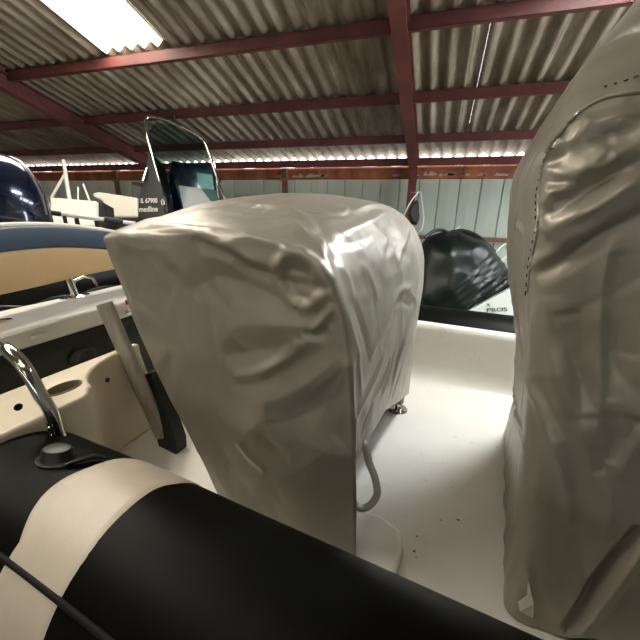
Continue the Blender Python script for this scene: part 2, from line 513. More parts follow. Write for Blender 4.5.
# flaking pale patches at the rail's lower edge
mb = MB(); rnd = random.Random(3)
for i in range(70):
    x = rnd.uniform(-6, 2.5); 
    if noise.noise(Vector((x * .9, 1.3, 0))) < .02: continue
    w = rnd.uniform(.03, .10); h = rnd.uniform(.015, .05)
    z = zb + .045 + rnd.uniform(0, .02)
    mb.add([(x - w, EAVE_Y - .0075, z - .012), (x + w * .3, EAVE_Y - .0075, z - .016), (x + w, EAVE_Y - .0075, z), (x + w * .4, EAVE_Y - .0075, z + h * .6), (x - w * .3, EAVE_Y - .0075, z + h)], [(0, 1, 2, 3, 4)])
o = mb.build('flaking_paint', M['rustpale'], gut, smooth=False, solid=.001); tag(o, 'flaking pale paint', kind='stuff')
# lower rail and short posts of the far wall
zr = wp(495, 240, y=EAVE_Y + .05).z
tag(MB().bb((X0, EAVE_Y + .0, zr - .03), (X1, EAVE_Y + .09, zr + .03)).build('wall_rail', M['wood'], smooth=False, bevel=.004), 'brown horizontal rail across the lower far wall', 'beam', kind='thing')
for px, lab in ((285, 'brown wall post standing against the far wall behind the centre cover'), (118, 'brown wall post against the far wall left of the windscreen')):
    p = wp(px, 190, y=EAVE_Y - .04)
    t = empty('wall_post', Matrix.Translation((p.x, p.y, 0)), lab, 'post', 'brown posts on the far wall')
    MB().bb((-.045, -.03, 0), (.045, .03, zt - .01)).build('post', M['wood'], t, smooth=False, bevel=.004)
    MB().bb((-.085, -.045, zb - .03), (.085, -.028, zb + .02)).build('bracket', M['rust'], t, smooth=False)

# ================================================================== THE INFLATABLE BOAT (boat frame)
boat = empty('inflatable_boat', M_BOAT, 'black rigid inflatable boat with cream deck in the foreground, pale band on its near tube', 'boat')
TR, TZ, TV0, TV1 = .27, .21, .393, 2.66
def tube_center(u, near=True):
    v = TV0 if near else TV1
    s = smoothstep(-.7, -1.5, u) if u < -.7 else 0
    s = smoothstep(0, 1, (-.7 - u) / 1.0) if u < -.7 else 0
    d = -.022 * s
    return v + (d if near else -d), TZ
def tube_pt(u, phi, near=True, R=None):
    v, z = tube_center(u, near); R = R or TR
    return (u, v + R * math.sin(phi), z + (0 if near else -.035) + R * math.cos(phi))
def make_tube(near):
    us = [-2.75, -2.74, -2.70, -2.6, -2.45] + list(np.linspace(-2.3, 3.0, 80))
    rs = [.02, .09, .15, .21, .25] + [TR] * 80
    rows = []
    for u, R in zip(us, rs):
        # a few shallow dents and seams in the fabric
        row = []
        for k in range(64):
            ph = 2 * PI * k / 64
            Rk = R * (1 + .006 * noise.noise(Vector((u * 2.5, math.cos(ph) * 1.5, math.sin(ph) * 1.5))))
            row.append(tube_pt(u, ph, near, Rk))
        rows.append(row)
    mb = MB(); mb.grid(rows, close_u=True)
    mb.f.append(tuple(range(64))[::-1]); n = len(mb.v); mb.f.append(tuple(range(n - 64, n)))
    return mb.build('tube', M['rubber'], boat)
tube_near = make_tube(True); tube_far = make_tube(False)
tag(tube_near, 'near black tube with a pale band'); tag(tube_far, 'far black tube')
# pale band around the near tube
def tube_hit(px, py):
    d = bray(px, py); cv, cz = TV0 - .02, TZ
    a = d.y ** 2 + d.z ** 2; b = 2 * (d.y * (0 - cv) + d.z * (1.2 - cz)); c = cv ** 2 + (1.2 - cz) ** 2 - TR ** 2
    q = max(0., b * b - 4 * a * c); t = (-b - math.sqrt(q)) / (2 * a); P = BCAM + d * t
    return math.degrees(math.atan2(P.y - cv, P.z - cz)), P.x
def band_tab(pix):
    h = sorted(tube_hit(*p) for p in pix)
    return [x[0] for x in h], [x[1] for x in h]
BL = band_tab([(108, 463), (84, 471), (60, 481), (44, 492), (34, 502), (24, 516), (17, 531), (11, 548)])
BR = band_tab([(170, 489), (158, 491), (146, 496), (120, 516), (97, 539), (75, 569), (62, 588)])
def band_edge(phi, left):
    t = BL if left else BR
    p = math.degrees(phi)
    if p < t[0][0]: return t[1][0] + (t[0][0] - p) * .0003
    return float(np.interp(p, *t))
rows = []
for k in range(61):
    ph = math.radians(-125 + 230 * k / 60)
    a, b = band_edge(ph, True), band_edge(ph, False)
    rows.append([tube_pt(a + (b - a) * i / 20, ph, True, TR + .0035 - .003 * (i in (0, 20))) for i in range(21)])
mb = MB(); mb.grid(rows); o = mb.build('tube_band', M['band'], tube_near); tag(o, 'pale grey band around the tube')
# rubbing strake along the outer upper flank
phs = math.radians(-41)
pts = [tube_pt(u, phs, True, TR + .006) for u in np.linspace(-2.3, 2.9, 120)]
rows = []
for i, u in enumerate(np.linspace(-2.3, 2.9, 260)):
    row = []
    for a, h in ((-1.4, .002), (-1.2, .006), (-.5, .007), (0, .009 if i % 2 else .006), (.5, .007), (1.2, .006), (1.4, .002)):
        row.append(tube_pt(u, phs + math.radians(a), True, TR + h))
    rows.append(row)
mb = MB(); mb.grid(rows); tag(mb.build('rub_strake', M['strake'], tube_near), 'black ribbed rubbing strake')
# grey carry pad edge and inflation valve
vc = bp(58, 459, z=.478)
phv = math.asin((vc.y - tube_center(vc.x)[0]) / TR)
Rv = Matrix.Rotation(-phv, 3, 'X') @ Matrix.Rotation(.35, 3, 'Z')
base = Vector(tube_pt(vc.x, phv, True, TR - .004))
mb = MB(); mb.lathe([(.060, 0), (.062, .006), (.052, .011), (.046, .022), (.044, .034), (.038, .041), (.024, .044), (.0, .0445)][:-1], base, Rv, 28, sx=1.0, sy=.72)
o = mb.build('valve_cap', M['blackplastic'], tube_near); tag(o, 'glossy black valve cap on the tube')
mb = MB(); mb.tube([base + Rv @ Vector(p) for p in ((.05, -.03, .012), (.075, -.01, .016), (.10, .02, .014), (.125, .035, .003))], [.004, .007, .007, .003], 10, flat=1.8)
mb.build('valve_tether', M['blackplastic'], tube_near)

# deck with coved sides
prof = [(.42, .36), (.50, .34), (.555, .26), (.585, .14), (.615, .05), (.67, .008), (.75, 0), (1.2, 0), (1.7, 0), (2.14, 0), (2.22, .004), (2.285, .022), (2.33, .06), (2.36, .12), (2.375, .20), (2.385, .28), (2.39, .355), (2.40, .385), (2.425, .395), (2.47, .39), (2.55, .36)]
rows = [[(u, v, z) for v, z in prof] for u in np.linspace(-1.85, 2.9, 40)]
mb = MB(); mb.grid(rows)
def deck_mat():
    m = mat('cream deck gelcoat', (226, 223, 214), .40, var=.06, scale=3., coat=.08, bump=.03, bscale=160.)
    t = m.node_tree; b = t.nodes['Principled BSDF']
    lk = b.inputs['Base Color'].links[0].from_socket
    tc = t.nodes.new('ShaderNodeTexCoord')
    nz = t.nodes.new('ShaderNodeTexNoise'); nz.inputs['Scale'].default_value = 9.; nz.inputs['Detail'].default_value = 6.; nz.inputs['Roughness'].default_value = .75
    t.links.new(tc.outputs['Object'], nz.inputs['Vector'])
    rp = t.nodes.new('ShaderNodeValToRGB'); rp.color_ramp.elements[0].position = .60; rp.color_ramp.elements[0].color = (1, 1, 1, 1)
    rp.color_ramp.elements[1].position = .80; rp.color_ramp.elements[1].color = (.45, .40, .34, 1)
    t.links.new(nz.outputs['Fac'], rp.inputs['Fac'])
    mx = t.nodes.new('ShaderNodeMix'); mx.data_type = 'RGBA'; mx.blend_type = 'MULTIPLY'; mx.inputs[0].default_value = .75
    t.links.new(lk, mx.inputs[6]); t.links.new(rp.outputs[0], mx.inputs[7]); t.links.new(mx.outputs[2], b.inputs['Base Color'])
    return m
M['deck'] = deck_mat()
deck = mb.build('deck', M['deck'], boat, solid=.012, offset=-1, angle=50)
# scattered dirt specks and scuffs on the deck
mb = MB(); rnd = random.Random(5)
for (px, py, s) in ((458, 520, .010), (417, 536, .009), (414, 551, .012), (416, 557, .007), (497, 447, .006), (441, 520, .006), (374, 428, .004), (495, 386, .006), (440, 377, .008), (452, 487, .005)):
    p = bp(px, py, z=.0015)
    if p.y > 2.2: continue
    n = 9; vs = [(p.x + s * .62 * rnd.uniform(.4, 1.5) * math.cos(2 * PI * k / n), p.y + s * .62 * rnd.uniform(.3, 1.1) * math.sin(2 * PI * k / n), .0012) for k in range(n)]
    mb.add(vs, [tuple(range(n))])
o = mb.build('dirt_specks', M['dirt'], deck, smooth=False); o['kind'] = 'stuff'
# hull underneath, down to the shed floor
mb = MB(); rows = []
for u in np.linspace(-2.55, 2.9, 24):
    kz = -.70 + .25 * smoothstep(1.6, 2.9, u)
    rows.append([(u, .45, .05), (u, .72, -.28), (u, 1.2, kz + .08), (u, 1.525, kz), (u, 1.85, kz + .08), (u, 2.33, -.28), (u, 2.6, .05)])
mb.grid(rows); n0 = len(mb.v)
mb.f.append(tuple(range(7))); mb.f.append(tuple(range(n0 - 7, n0))[::-1])
mb.build('hull', M['gel'], boat, angle=20)

# ---- stern: cross locker with white coaming
LU = -1.88
st = MB(); st.bb((-2.30, .52, .555), (LU, 2.50, .655))
locker = st.build('stern_locker', M['white'], boat, bevel=.018, seg=4)
MB().bb((-2.28, .60, 0), (LU - .05, 2.40, .56)).build('locker_wall', M['darkgreen'], locker, bevel=.01)
# dark quilted pad under the lip, with a round grommet
p0 = bp(0, 352, u=LU + .01); 
rows = []
for j in range(13):
    a = j / 12
    rows.append([(LU - .035 + .055 * math.sin(PI * a) ** .5 + .006 * noise.noise(Vector((v * 3, a * 3, 1))), v, (.06 + .512 * a) - .025 * smoothstep(.9, 1.5, v) * 0) for v in np.linspace(.56, 2.42, 40)])
mb = MB(); mb.grid(rows); pad = mb.build('locker_pad', M['darkgreen'], locker, solid=.01); tag(pad, 'dark green vinyl pad')
g = bp(83, 357, u=LU + .028)
Ry = Matrix.Rotation(PI / 2, 3, 'Y')
MB().lathe([(.016, 0), (.05, 0), (.054, .006), (.045, .010), (.020, .006), (.016, .002)], g, Ry, 24, sy=1.3).build('grommet', M['blackplastic'], pad)
# sliding trim bar, latch and switch on the white face
a, b = bp(-14, 341, u=LU + .006), bp(57, 320.5, u=LU + .006)
mb = MB(); d = (b - a); mb.tube([a, b], .014, 8, flat=.5); mb.build('trim_bar', M['white'], locker)
c = bp(40, 336, u=LU + .006); MB().box((c.x + .004, c.y, c.z), (.016, .075, .022)).build('latch', M['white'], locker, bevel=.005)
c = bp(127, 302, u=LU); MB().box((c.x + .004, c.y, c.z), (.012, .022, .03)).build('switch', M['red'], locker, bevel=.003)
c = bp(127, 312, u=LU); MB().lathe([(.0, 0), (.016, 0), (.016, .012), (.008, .016)], c, Ry, 16).build('switch_socket', M['chrome'], locker)
c = bp(0, 322, z=.657); MB().lathe([(.0, 0), (.05, 0), (.05, .006), (.02, .012)], c, None, 20, sx=.6).build('cleat_plate', M['chrome'], locker)

# ---- backrest across the stern on chrome posts
BU, V_A, V_B = -2.12, .44, 2.15
def back_u(v): return BU - .16 * (1 - ((v - 1.30) / .9) ** 2)+.06
zt0 = [bp(2, 219, u=-2.08).z, bp(112, 224, u=-2.12).z]
def backrest(name, z0f, z1f, thick, m, parent, bulge=.012):
    rows = []
    vs = np.linspace(V_A, V_B, 36)
    sec = []
    for k in range(24):
        an = 2 * PI * k / 24
        ca, sa = math.cos(an), math.sin(an)
        sec.append((math.copysign(abs(ca) ** .45, ca) * .5, math.copysign(abs(sa) ** .28, sa) * .5))
    for i, v in enumerate(vs):
        e = min(1., .35 + .65 * min(1, min(v - V_A, V_B - v) / .03)) if 0 < i < 35 else .3
        z0, z1 = z0f(v), z1f(v)
        rows.append([(back_u(v) + x * thick * e, v, (z0 + z1) / 2 + y * (z1 - z0) * (e * .15 + .85)) for x, y in sec])
    mb = MB(); mb.grid(rows, close_u=True); n = len(mb.v)
    mb.f.append(tuple(range(24))); mb.f.append(tuple(range(n - 24, n))[::-1])
    return mb.build(name, m, parent, angle=50)
_zp = [bp(x, y, u=-2.12) for x, y in ((1, 226.), (60, 225.), (116, 231.))]
_zc = np.polyfit([p.y for p in _zp], [p.z for p in _zp], 2)
def zt(v): return float(np.polyval(_zc, min(max(v, .5), 1.75)))
bk = backrest('bench_backrest', lambda v: .768 + .02 * smoothstep(.9, 1.5, v), lambda v: zt(v) - .115, .11, M['tan'], boat)
tag(bk, 'curved tan and navy bench backrest')
o = backrest('backrest_roll', lambda v: zt(v) - .125, lambda v: zt(v) - .008, .122, M['navy'], bk); tag(o, 'navy blue upper band')
mb = MB(); mb.tube([(back_u(v) + .0, v, zt(v) - .004) for v in np.linspace(V_A + .03, V_B - .03, 30)], .016, 8, flat=1.6, upv=(1, 0, 0)); mb.build('backrest_piping', M['creamvinyl'], bk)
pp = bp(75, 296, z=.66)
for v in (pp.y, 1.95):
    uu = pp.x
    t = MB().lathe([(.0, 0), (.085, 0), (.085, .006), (.05, .014), (.03, .018)], (uu, v, .655), None, 24, sx=.62)
    post = t.build('backrest_post', M['chrome'], boat)
    MB().tube([(uu, v, .66), (uu - .015, v - .008, .80)], .024, 14).build('post_tube', M['chrome'], post)
    MB().tube([(uu - .05, v + .02, .67), (uu - .07, v + .05, .735), (uu - .07, v + .11, .75), (uu - .06, v + .16, .735), (uu - .05, v + .17, .68)], .011, 10).build('post_stay', M['chrome'], post)

# ---- dark engine well behind with hoses
mb = MB(); mb.bb((-2.62, .6, .42), (-2.30, 2.4, .50)); mb.bb((-2.66, .6, .53), (-2.60, 2.4, .83)); well = mb.build('engine_well', M['blackplastic'], boat, bevel=.01)
rnd = random.Random(11)
for i in range(5):
    v = .75 + .28 * i
    pts = [(-2.55 + rnd.uniform(-.02, .05), v + rnd.uniform(-.1, .1), .52), (-2.45, v + .1, .60 + rnd.uniform(-.02, .04)), (-2.36, v + .22, .63), (-2.36, v + .36, .57), (-2.45, v + .45, .52)]
    MB().tube(catmull(pts, 24), .014, 8).build('hose', M['blackplastic'], well)

# ---- cream side moulding with cup holder
poly = [(-1.62, .36), (-1.62, 1.10), (-1.575, 1.10), (-1.575, 1.00)]
for an in np.linspace(0, 90, 12)[1:-1]:
    a = math.radians(an)
    poly.append((-1.335 - .24 * math.cos(a) , .995 - .275 * math.sin(a)))
poly += [(-1.36, .70), (-1.325, .68), (-1.31, .655), (-1.31, .36)]
cup = bp(63, 388, z=.505)
def mould():
    bm = bmesh.new()
    N = 28
    outer = [bm.verts.new((x, y, .505)) for x, y in poly]
    bm.faces.new(outer)
    r = bmesh.ops.extrude_face_region(bm, geom=bm.faces[:])
    vs = [g for g in r['geom'] if isinstance(g, bmesh.types.BMVert)]
    for v in vs: v.co.z = .0
    bmesh.ops.recalc_face_normals(bm, faces=bm.faces)
    me = bpy.data.meshes.new('side_moulding'); bm.to_mesh(me); bm.free()
    me.materials.append(M['gelwarm'])
    for p in me.polygons: p.use_smooth = True
    bpy_smooth(me, 40)
    o = bpy.data.objects.new('side_moulding', me); COL.objects.link(o); o.parent = boat
    cutter = MB().lathe([(.062, -.1), (.066, .2)], (cup.x, cup.y, .44), None, 32, sx=.62, sy=1.0)
    cut = cutter.build('cut', M['gelwarm'])
    cut.parent = boat
    md = o.modifiers.new('b', 'BOOLEAN'); md.object = cut; md.operation = 'DIFFERENCE'; md.solver = 'EXACT'
    bv_ = o.modifiers.new('bev', 'BEVEL'); bv_.width = .016; bv_.segments = 3; bv_.limit_method = 'ANGLE'; bv_.angle_limit = .7
    bpy.context.view_layer.update()
    dg = bpy.context.evaluated_depsgraph_get()
    me2 = bpy.data.meshes.new_from_object(o.evaluated_get(dg))
    o.modifiers.clear(); o.data = me2
    bpy.data.objects.remove(cut)
    return o
side = mould()
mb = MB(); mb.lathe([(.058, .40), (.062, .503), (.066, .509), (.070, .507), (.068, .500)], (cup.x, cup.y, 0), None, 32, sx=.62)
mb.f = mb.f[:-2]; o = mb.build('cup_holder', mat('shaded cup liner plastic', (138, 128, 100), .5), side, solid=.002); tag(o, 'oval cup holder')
MB().lathe([(.0, 0), (.058, 0), (.058, .004), (.0, .004)], (cup.x, cup.y, .365), None, 24, sx=.62).build('cup_base', M['darkgreen'], side)
side_bvh = BVHTree.FromPolygons([v.co.copy() for v in side.data.vertices], [tuple(p.vertices) for p in side.data.polygons])
h = side_bvh.ray_cast(BCAM, bray(107, 380).normalized())[0] or bp(107, 380, u=-1.54)
h = h + Vector((.001, 0, 0)); MB().lathe([(.0, 0), (.012, 0), (.012, .003), (.0, .003)][:3], (h.x, h.y, h.z), Ry, 16).build('screw_hole', M['blackplastic'], side)
h = bp(18, 407, u=-1.309); MB().lathe([(.0, 0), (.012, 0), (.012, .003)], (h.x, h.y, h.z), Ry, 16).build('screw_hole', M['blackplastic'], side)

# ---- chrome grab rail
e = bp(56, 426, u=-1.255)
pts = [(e.x, e.y, e.z - .05), (e.x - .005, e.y, e.z + .05), bp(42, 398, u=-1.275), bp(27, 371, u=-1.315), bp(12, 354, u=-1.385), bp(-2, 345, u=-1.47), bp(-30, 338, u=-1.62), bp(-60, 335, u=-1.8)]
pts = [Vector(p) for p in pts]
last = pts[-1]
pts += [last + Vector((-.06, 0, -.04)), last + Vector((-.09, 0, -.14)), Vector((last.x - .09, last.y, .42))]
rail = MB().tube(catmull([tuple(p) for p in pts], 70), .0215, 16).build('grab_rail', M['chrome'], boat); tag(rail, 'bent chrome grab rail')
mb = MB(); mb.tube([Vector((e.x, e.y, e.z - .07)), Vector((e.x - .004, e.y, e.z + .022))], .022, 14); mb.build('rail_socket', M['blackplastic'], rail)
for dz in (-.02, .012):
    MB().lathe([(.0, 0), (.006, 0), (.004, .004)], (e.x + .012, e.y - .024, e.z + dz), Matrix.Rotation(PI / 2, 3, 'X'), 10).build('screw', M['chrome'], rail)

# ---- leaning aluminium leg with a pale padded edge, and the dark seat support
a = bp(163, 436, v=1.02); b = bp(104, 303, v=1.0)
leg = MB().tube([a, a + (b - a) * .5, b], .050, 20, flat=.62, upv=(0, 1, .0)).build('frame_leg', M['alu'], boat, bevel=.004); tag(leg, 'dull aluminium leg leaning aft')
a2, b2 = bp(160, 425, v=1.06), bp(132, 349, v=1.06)
MB().tube([a2, a2 + (b2 - a2) * .9, b2], [.03, .03, .012], 12).build('leg_sleeve', M['creamvinyl'], leg)
a3, b3 = bp(163, 433, v=1.045), bp(157, 402, v=1.045)
MB().tube([a3, b3], .012, 8).build('leg_strap', M['blackplastic'], leg)
sb, stp = bp(177, 452, v=1.02), bp(150, 372, v=1.08)
d = (stp - sb).normalized(); sidev = Vector((d.z, 0, -d.x))
poly3 = []
mb = MB()
for off in (-.05, .05):
    o_ = Vector((0, off * .7, 0))
    mb.add([sb + o_ + sidev * -.085 + d * .06, sb + o_ + sidev * -.03, sb + o_ + sidev * .045 + d * .004, sb + o_ + sidev * .07 + d * .06, stp + o_ + sidev * .07, stp + o_ - sidev * .02], [])
mb.f = [(0, 1, 2, 3, 4, 5), (11, 10, 9, 8, 7, 6)] + [(i, (i + 1) % 6, 6 + (i + 1) % 6, 6 + i) for i in range(6)]
tag(mb.build('seat_support', M['darkgreen'], boat, bevel=.006, seg=3), 'dark green padded seat support')
# helm seat base plates and the chrome foot under the centre cover
fp = bp(398, 409, z=.004)
foot = MB().lathe([(.0, 0), (.058, 0), (.058, .005), (.052, .010), (.02, .012)], (fp.x, fp.y, 0), None, 28).build('seat_foot', M['chrome'], boat)
MB().tube([(fp.x, fp.y, .005), (fp.x, fp.y, .6)], .019, 16).build('foot_post', M['chrome'], foot)
for dx, dy in ((.036, .0), (-.036, 0), (0, .036), (0, -.036)):
    MB().lathe([(.0, .010), (.007, .010), (.005, .014)], (fp.x + dx, fp.y + dy, 0), None, 10).build('screw', M['alu'], foot)
MB().tube([(-.75, 1.78, .0), (-.75, 1.78, .6)], .03, 12).build('seat_leg', M['alu'], boat)
MB().tube([(-.75, 1.02, .0), (-.75, 1.02, .6)], .03, 12).build('seat_leg', M['alu'], boat)
mb = MB(); mb.bb((-.95, 1.0, .55), (-.45, 1.8, .65)); mb.build('helm_seat', M['creamvinyl'], boat, bevel=.03)
q0, q1, q2 = bp(366, 520, z=.03), bp(398, 535, z=.03), bp(396, 565, z=.03)
mb = MB()
pl = [(-.80, .90), (q0.x + .02, .90), (q2.x + .005, .93), (q1.x, q1.y - .02), (q1.x - .015, q1.y + .02), (q0.x, q0.y + .03), (-.80, q0.y + .03)]
pl = [(-.75, .80), (-.16, .80), (-.135, .83), (-.135, .95), (-.16, 1.02), (-.24, 1.05), (-.75, 1.05)]
mb.prism(pl, 0, .045); mb.build('seat_plinth', M['deck'], boat, bevel=.018, seg=3, smooth=True)

# ---- console under the right hand cover (only its foot shows)
mb = MB(); mb.bb((.28, 1.02, 0), (1.15, 1.85, .9)); mb.build('console_body', M['gel'], boat, bevel=.03)

# ================================================================== OUTBOARD MOTOR
OC = Vector((-3.04, 1.25, 1.12))
motor = empty('outboard_motor', M_BOAT @ Matrix.Translation((OC.x, OC.y, .2)), 'dark blue outboard motor cowl with a silver line, behind the bench backrest', 'outboard motor')
MI = Matrix.Translation((-OC.x, -OC.y, -.2))
def ell(mb, c, a, e1=.75, e2=.75, zlo=-1., n=36, m=26):
    rows = []
    def sp(x, e): return math.copysign(abs(x) ** e, x)
    for j in range(m + 1):
        th = -PI / 2 + PI * j / m
        rows.append([(c[0] + a[0] * sp(math.cos(th), e1) * sp(math.cos(2 * PI * k / n), e2), c[1] + a[1] * sp(math.cos(th), e1) * sp(math.sin(2 * PI * k / n), e2), c[2] + a[2] * max(zlo, sp(math.sin(th), e1))) for k in range(n)])
    return mb.grid(rows, close_u=True)
mb = MB(); ell(mb, (OC.x, OC.y, OC.z), (.36, .27, .40), .85, .8); o = mb.build('cowl', M['cowl'], motor); o.matrix_local = MI
ring = []
for k in range(40):
    an = PI * k / 39
    ring.append((OC.x + .20 * math.cos(2 * an) * .0 + .365 * math.cos(an) * .97, OC.y - .02 + .10, OC.z + .40 * math.sin(an) * 1.0))
mb = MB(); pts = []
for k in range(41):
    th = PI * k / 40
    sp = lambda x, e: math.copysign(abs(x) ** e, x)
    v = OC.y + .14; f = (1 - (.14 / .27) ** (2 / .8)) ** (.8 / 2)
    pts.append((OC.x + .362 * f * sp(math.cos(th), .85), v, OC.z + .402 * f * sp(math.sin(th), .85)))
mb.tube(pts, .009, 8); o = mb.build('cowl_stripe', M['cowltrim'], motor); o.matrix_local = MI
mb = MB(); mb.bb((OC.x - .22, OC.y - .14, .18), (OC.x + .20, OC.y + .14, OC.z - .28)); o = mb.build('midsection', M['cowl'], motor, bevel=.04, seg=3); o.matrix_local = MI
mb = MB(); mb.bb((OC.x - .10, OC.y - .05, -.5), (OC.x + .12, OC.y + .05, .2)); o = mb.build('lower_leg', M['cowl'], motor, bevel=.02); o.matrix_local = MI
mb = MB(); mb.bb((OC.x + .1, OC.y - .13, .25), (-2.55, OC.y + .13, .5)); o = mb.build('mount_bracket', M['blackplastic'], motor, bevel=.01); o.matrix_local = MI
c = bp(33, 207, u=OC.x + .30); mb = MB(); 

# ================================================================== CENTRE COVER over the helm seat
NEAR_PROF = [(-.27, 0), (-.283, .2), (-.296, .4), (-.312, .6), (-.332, .79), (-.362, .92), (-.42, 1.02), (-.52, 1.085), (-.70, 1.115), (-.90, 1.118), (-1.10, 1.108), (-1.27, 1.094), (-1.345, 1.084), (-1.375, 1.074), (-1.368, 1.05), (-1.342, .97), (-1.26, .76), (-1.115, .46), (-.97, .22), (-.845, 0)]
FAR_PROF = [(-.335, 0), (-.333, .2), (-.328, .4), (-.322, .6), (-.315, .80), (-.33, .95), (-.39, 1.08), (-.50, 1.165), (-.70, 1.205), (-.90, 1.222), (-1.10, 1.215), (-1.22, 1.19), (-1.30, 1.14), (-1.33, 1.06), (-1.32, .96), (-1.26, .76), (-1.15, .46), (-1.02, .22), (-.92, 0)]
NP = 400
A_ = catmull(NEAR_PROF, NP); B_ = catmull(FAR_PROF, NP)
SV0, SV1 = .88, 1.935
def seat_cover():
    mb = MB(); rows = []
    cen = np.array([-.60, 0.])
    stations = []
    for s in np.linspace(.02, .98, 170): stations.append((SV0 - .010 * math.sin(PI * s) , s, 0))
    for th in np.linspace(0, PI / 2, 9)[1:]: stations.append((SV0 + .026 * (1 - math.cos(th)), .98 + .02 * math.sin(th), 0))
    for w in np.linspace(0, 1, 170)[1:]: stations.append((SV0 + .026 + (SV1 - SV0 - .076) * w, 1., w))
    for th in np.linspace(0, PI / 2, 9)[1:]: stations.append((SV1 - .05 * (1 - math.sin(th)), 1 - .035 * (1 - math.cos(th)), 1))
    for s in np.linspace(.93, .05, 12): stations.append((SV1, s, 1))
    for v, s, w in stations:
        P = A_ * (1 - w) + B_ * w
        row = []
        for i, (u, z) in enumerate(P):
            top = smoothstep(.75, 1.1, z)
            dz = .055 * top * math.sin(PI * min(1, max(0, w))) ** .8
            du = .018 * math.sin(PI * w) * smoothstep(.2, .7, z) * (1 if i < NP / 2 else -1)
            q = cen + (np.array([u + du, z + dz]) - cen) * s
            row.append([q[0], v - .045 * (1 - min(1, q[1] / .9)) * (1 - w), q[1]])
        # the front hem is lifted off the deck beyond the near corner
        hv = 0.
        if v > SV0 + .004: 
            wv = (v - SV0) / (SV1 - SV0)
            hv = smoothstep(SV0 + .004, SV0 + .03, v) * float(np.interp(v, [.88, 1.25, 1.92], [.43, .40, .10]))
        if s < .9 and w == 1: hv = .10
        if hv > 0:
            half = NP * .42
            for i in range(NP):
                if i < half:
                    k = (1 - i / half) ** 1.0
                    z0 = row[i][2]
                    # squeeze the lower front part upward so the first vertex sits on the hem
                    lim = .74
                    if z0 < lim: row[i][2] = hv + (z0) * (lim - hv) / lim
            # keep the front face on its profile after the squeeze
            for i in range(int(half)):
                z = row[i][2]
                if z < .74:
                    PA = A_[:int(half)]; PB = B_[:int(half)]
                    ua = np.interp(z, PA[:, 1], PA[:, 0]); ub = np.interp(z, PB[:, 1], PB[:, 0])
                    uu = ua * (1 - w) + ub * w + .018 * math.sin(PI * w) * smoothstep(.2, .7, z)
                    row[i][0] = cen[0] + (uu - cen[0]) * (s if s < 1 else 1)
        rows.append([tuple(p) for p in row])
    mb.grid(rows)
    return mb
sc_mb = seat_cover()
bvh = make_bvh(sc_mb)
V, N = vnormals(sc_mb)
cc = np.array([-.75, 1.4, .6])
if ((V - cc) * N).sum() < 0: N = -N
D = np.zeros(len(V))
def crumple(V, N, seed, n=150):
    """many small straight creases of random direction, the way stiff coated cloth buckles"""
    rnd_ = np.random.RandomState(seed); out = np.zeros(len(V))
    for i in range(n):
        k = rnd_.randint(len(V)); c = V[k]; nn = N[k]
        t = rnd_.normal(size=3) * np.array([1, 1, 1.6]); t -= nn * (t @ nn); t /= max(1e-6, np.linalg.norm(t))
        L = rnd_.uniform(.05, .22); w = rnd_.uniform(.008, .022); bend = np.cross(nn, t) * rnd_.uniform(-.15, .15) * L
        pts = [c - t * L, c - t * L * .3 + bend, c + t * L * .3 + bend, c + t * L]
        out += fold_disp(V, N, pts, rnd_.choice([-1, 1]) * w * rnd_.uniform(.16, .34), w)
    return out
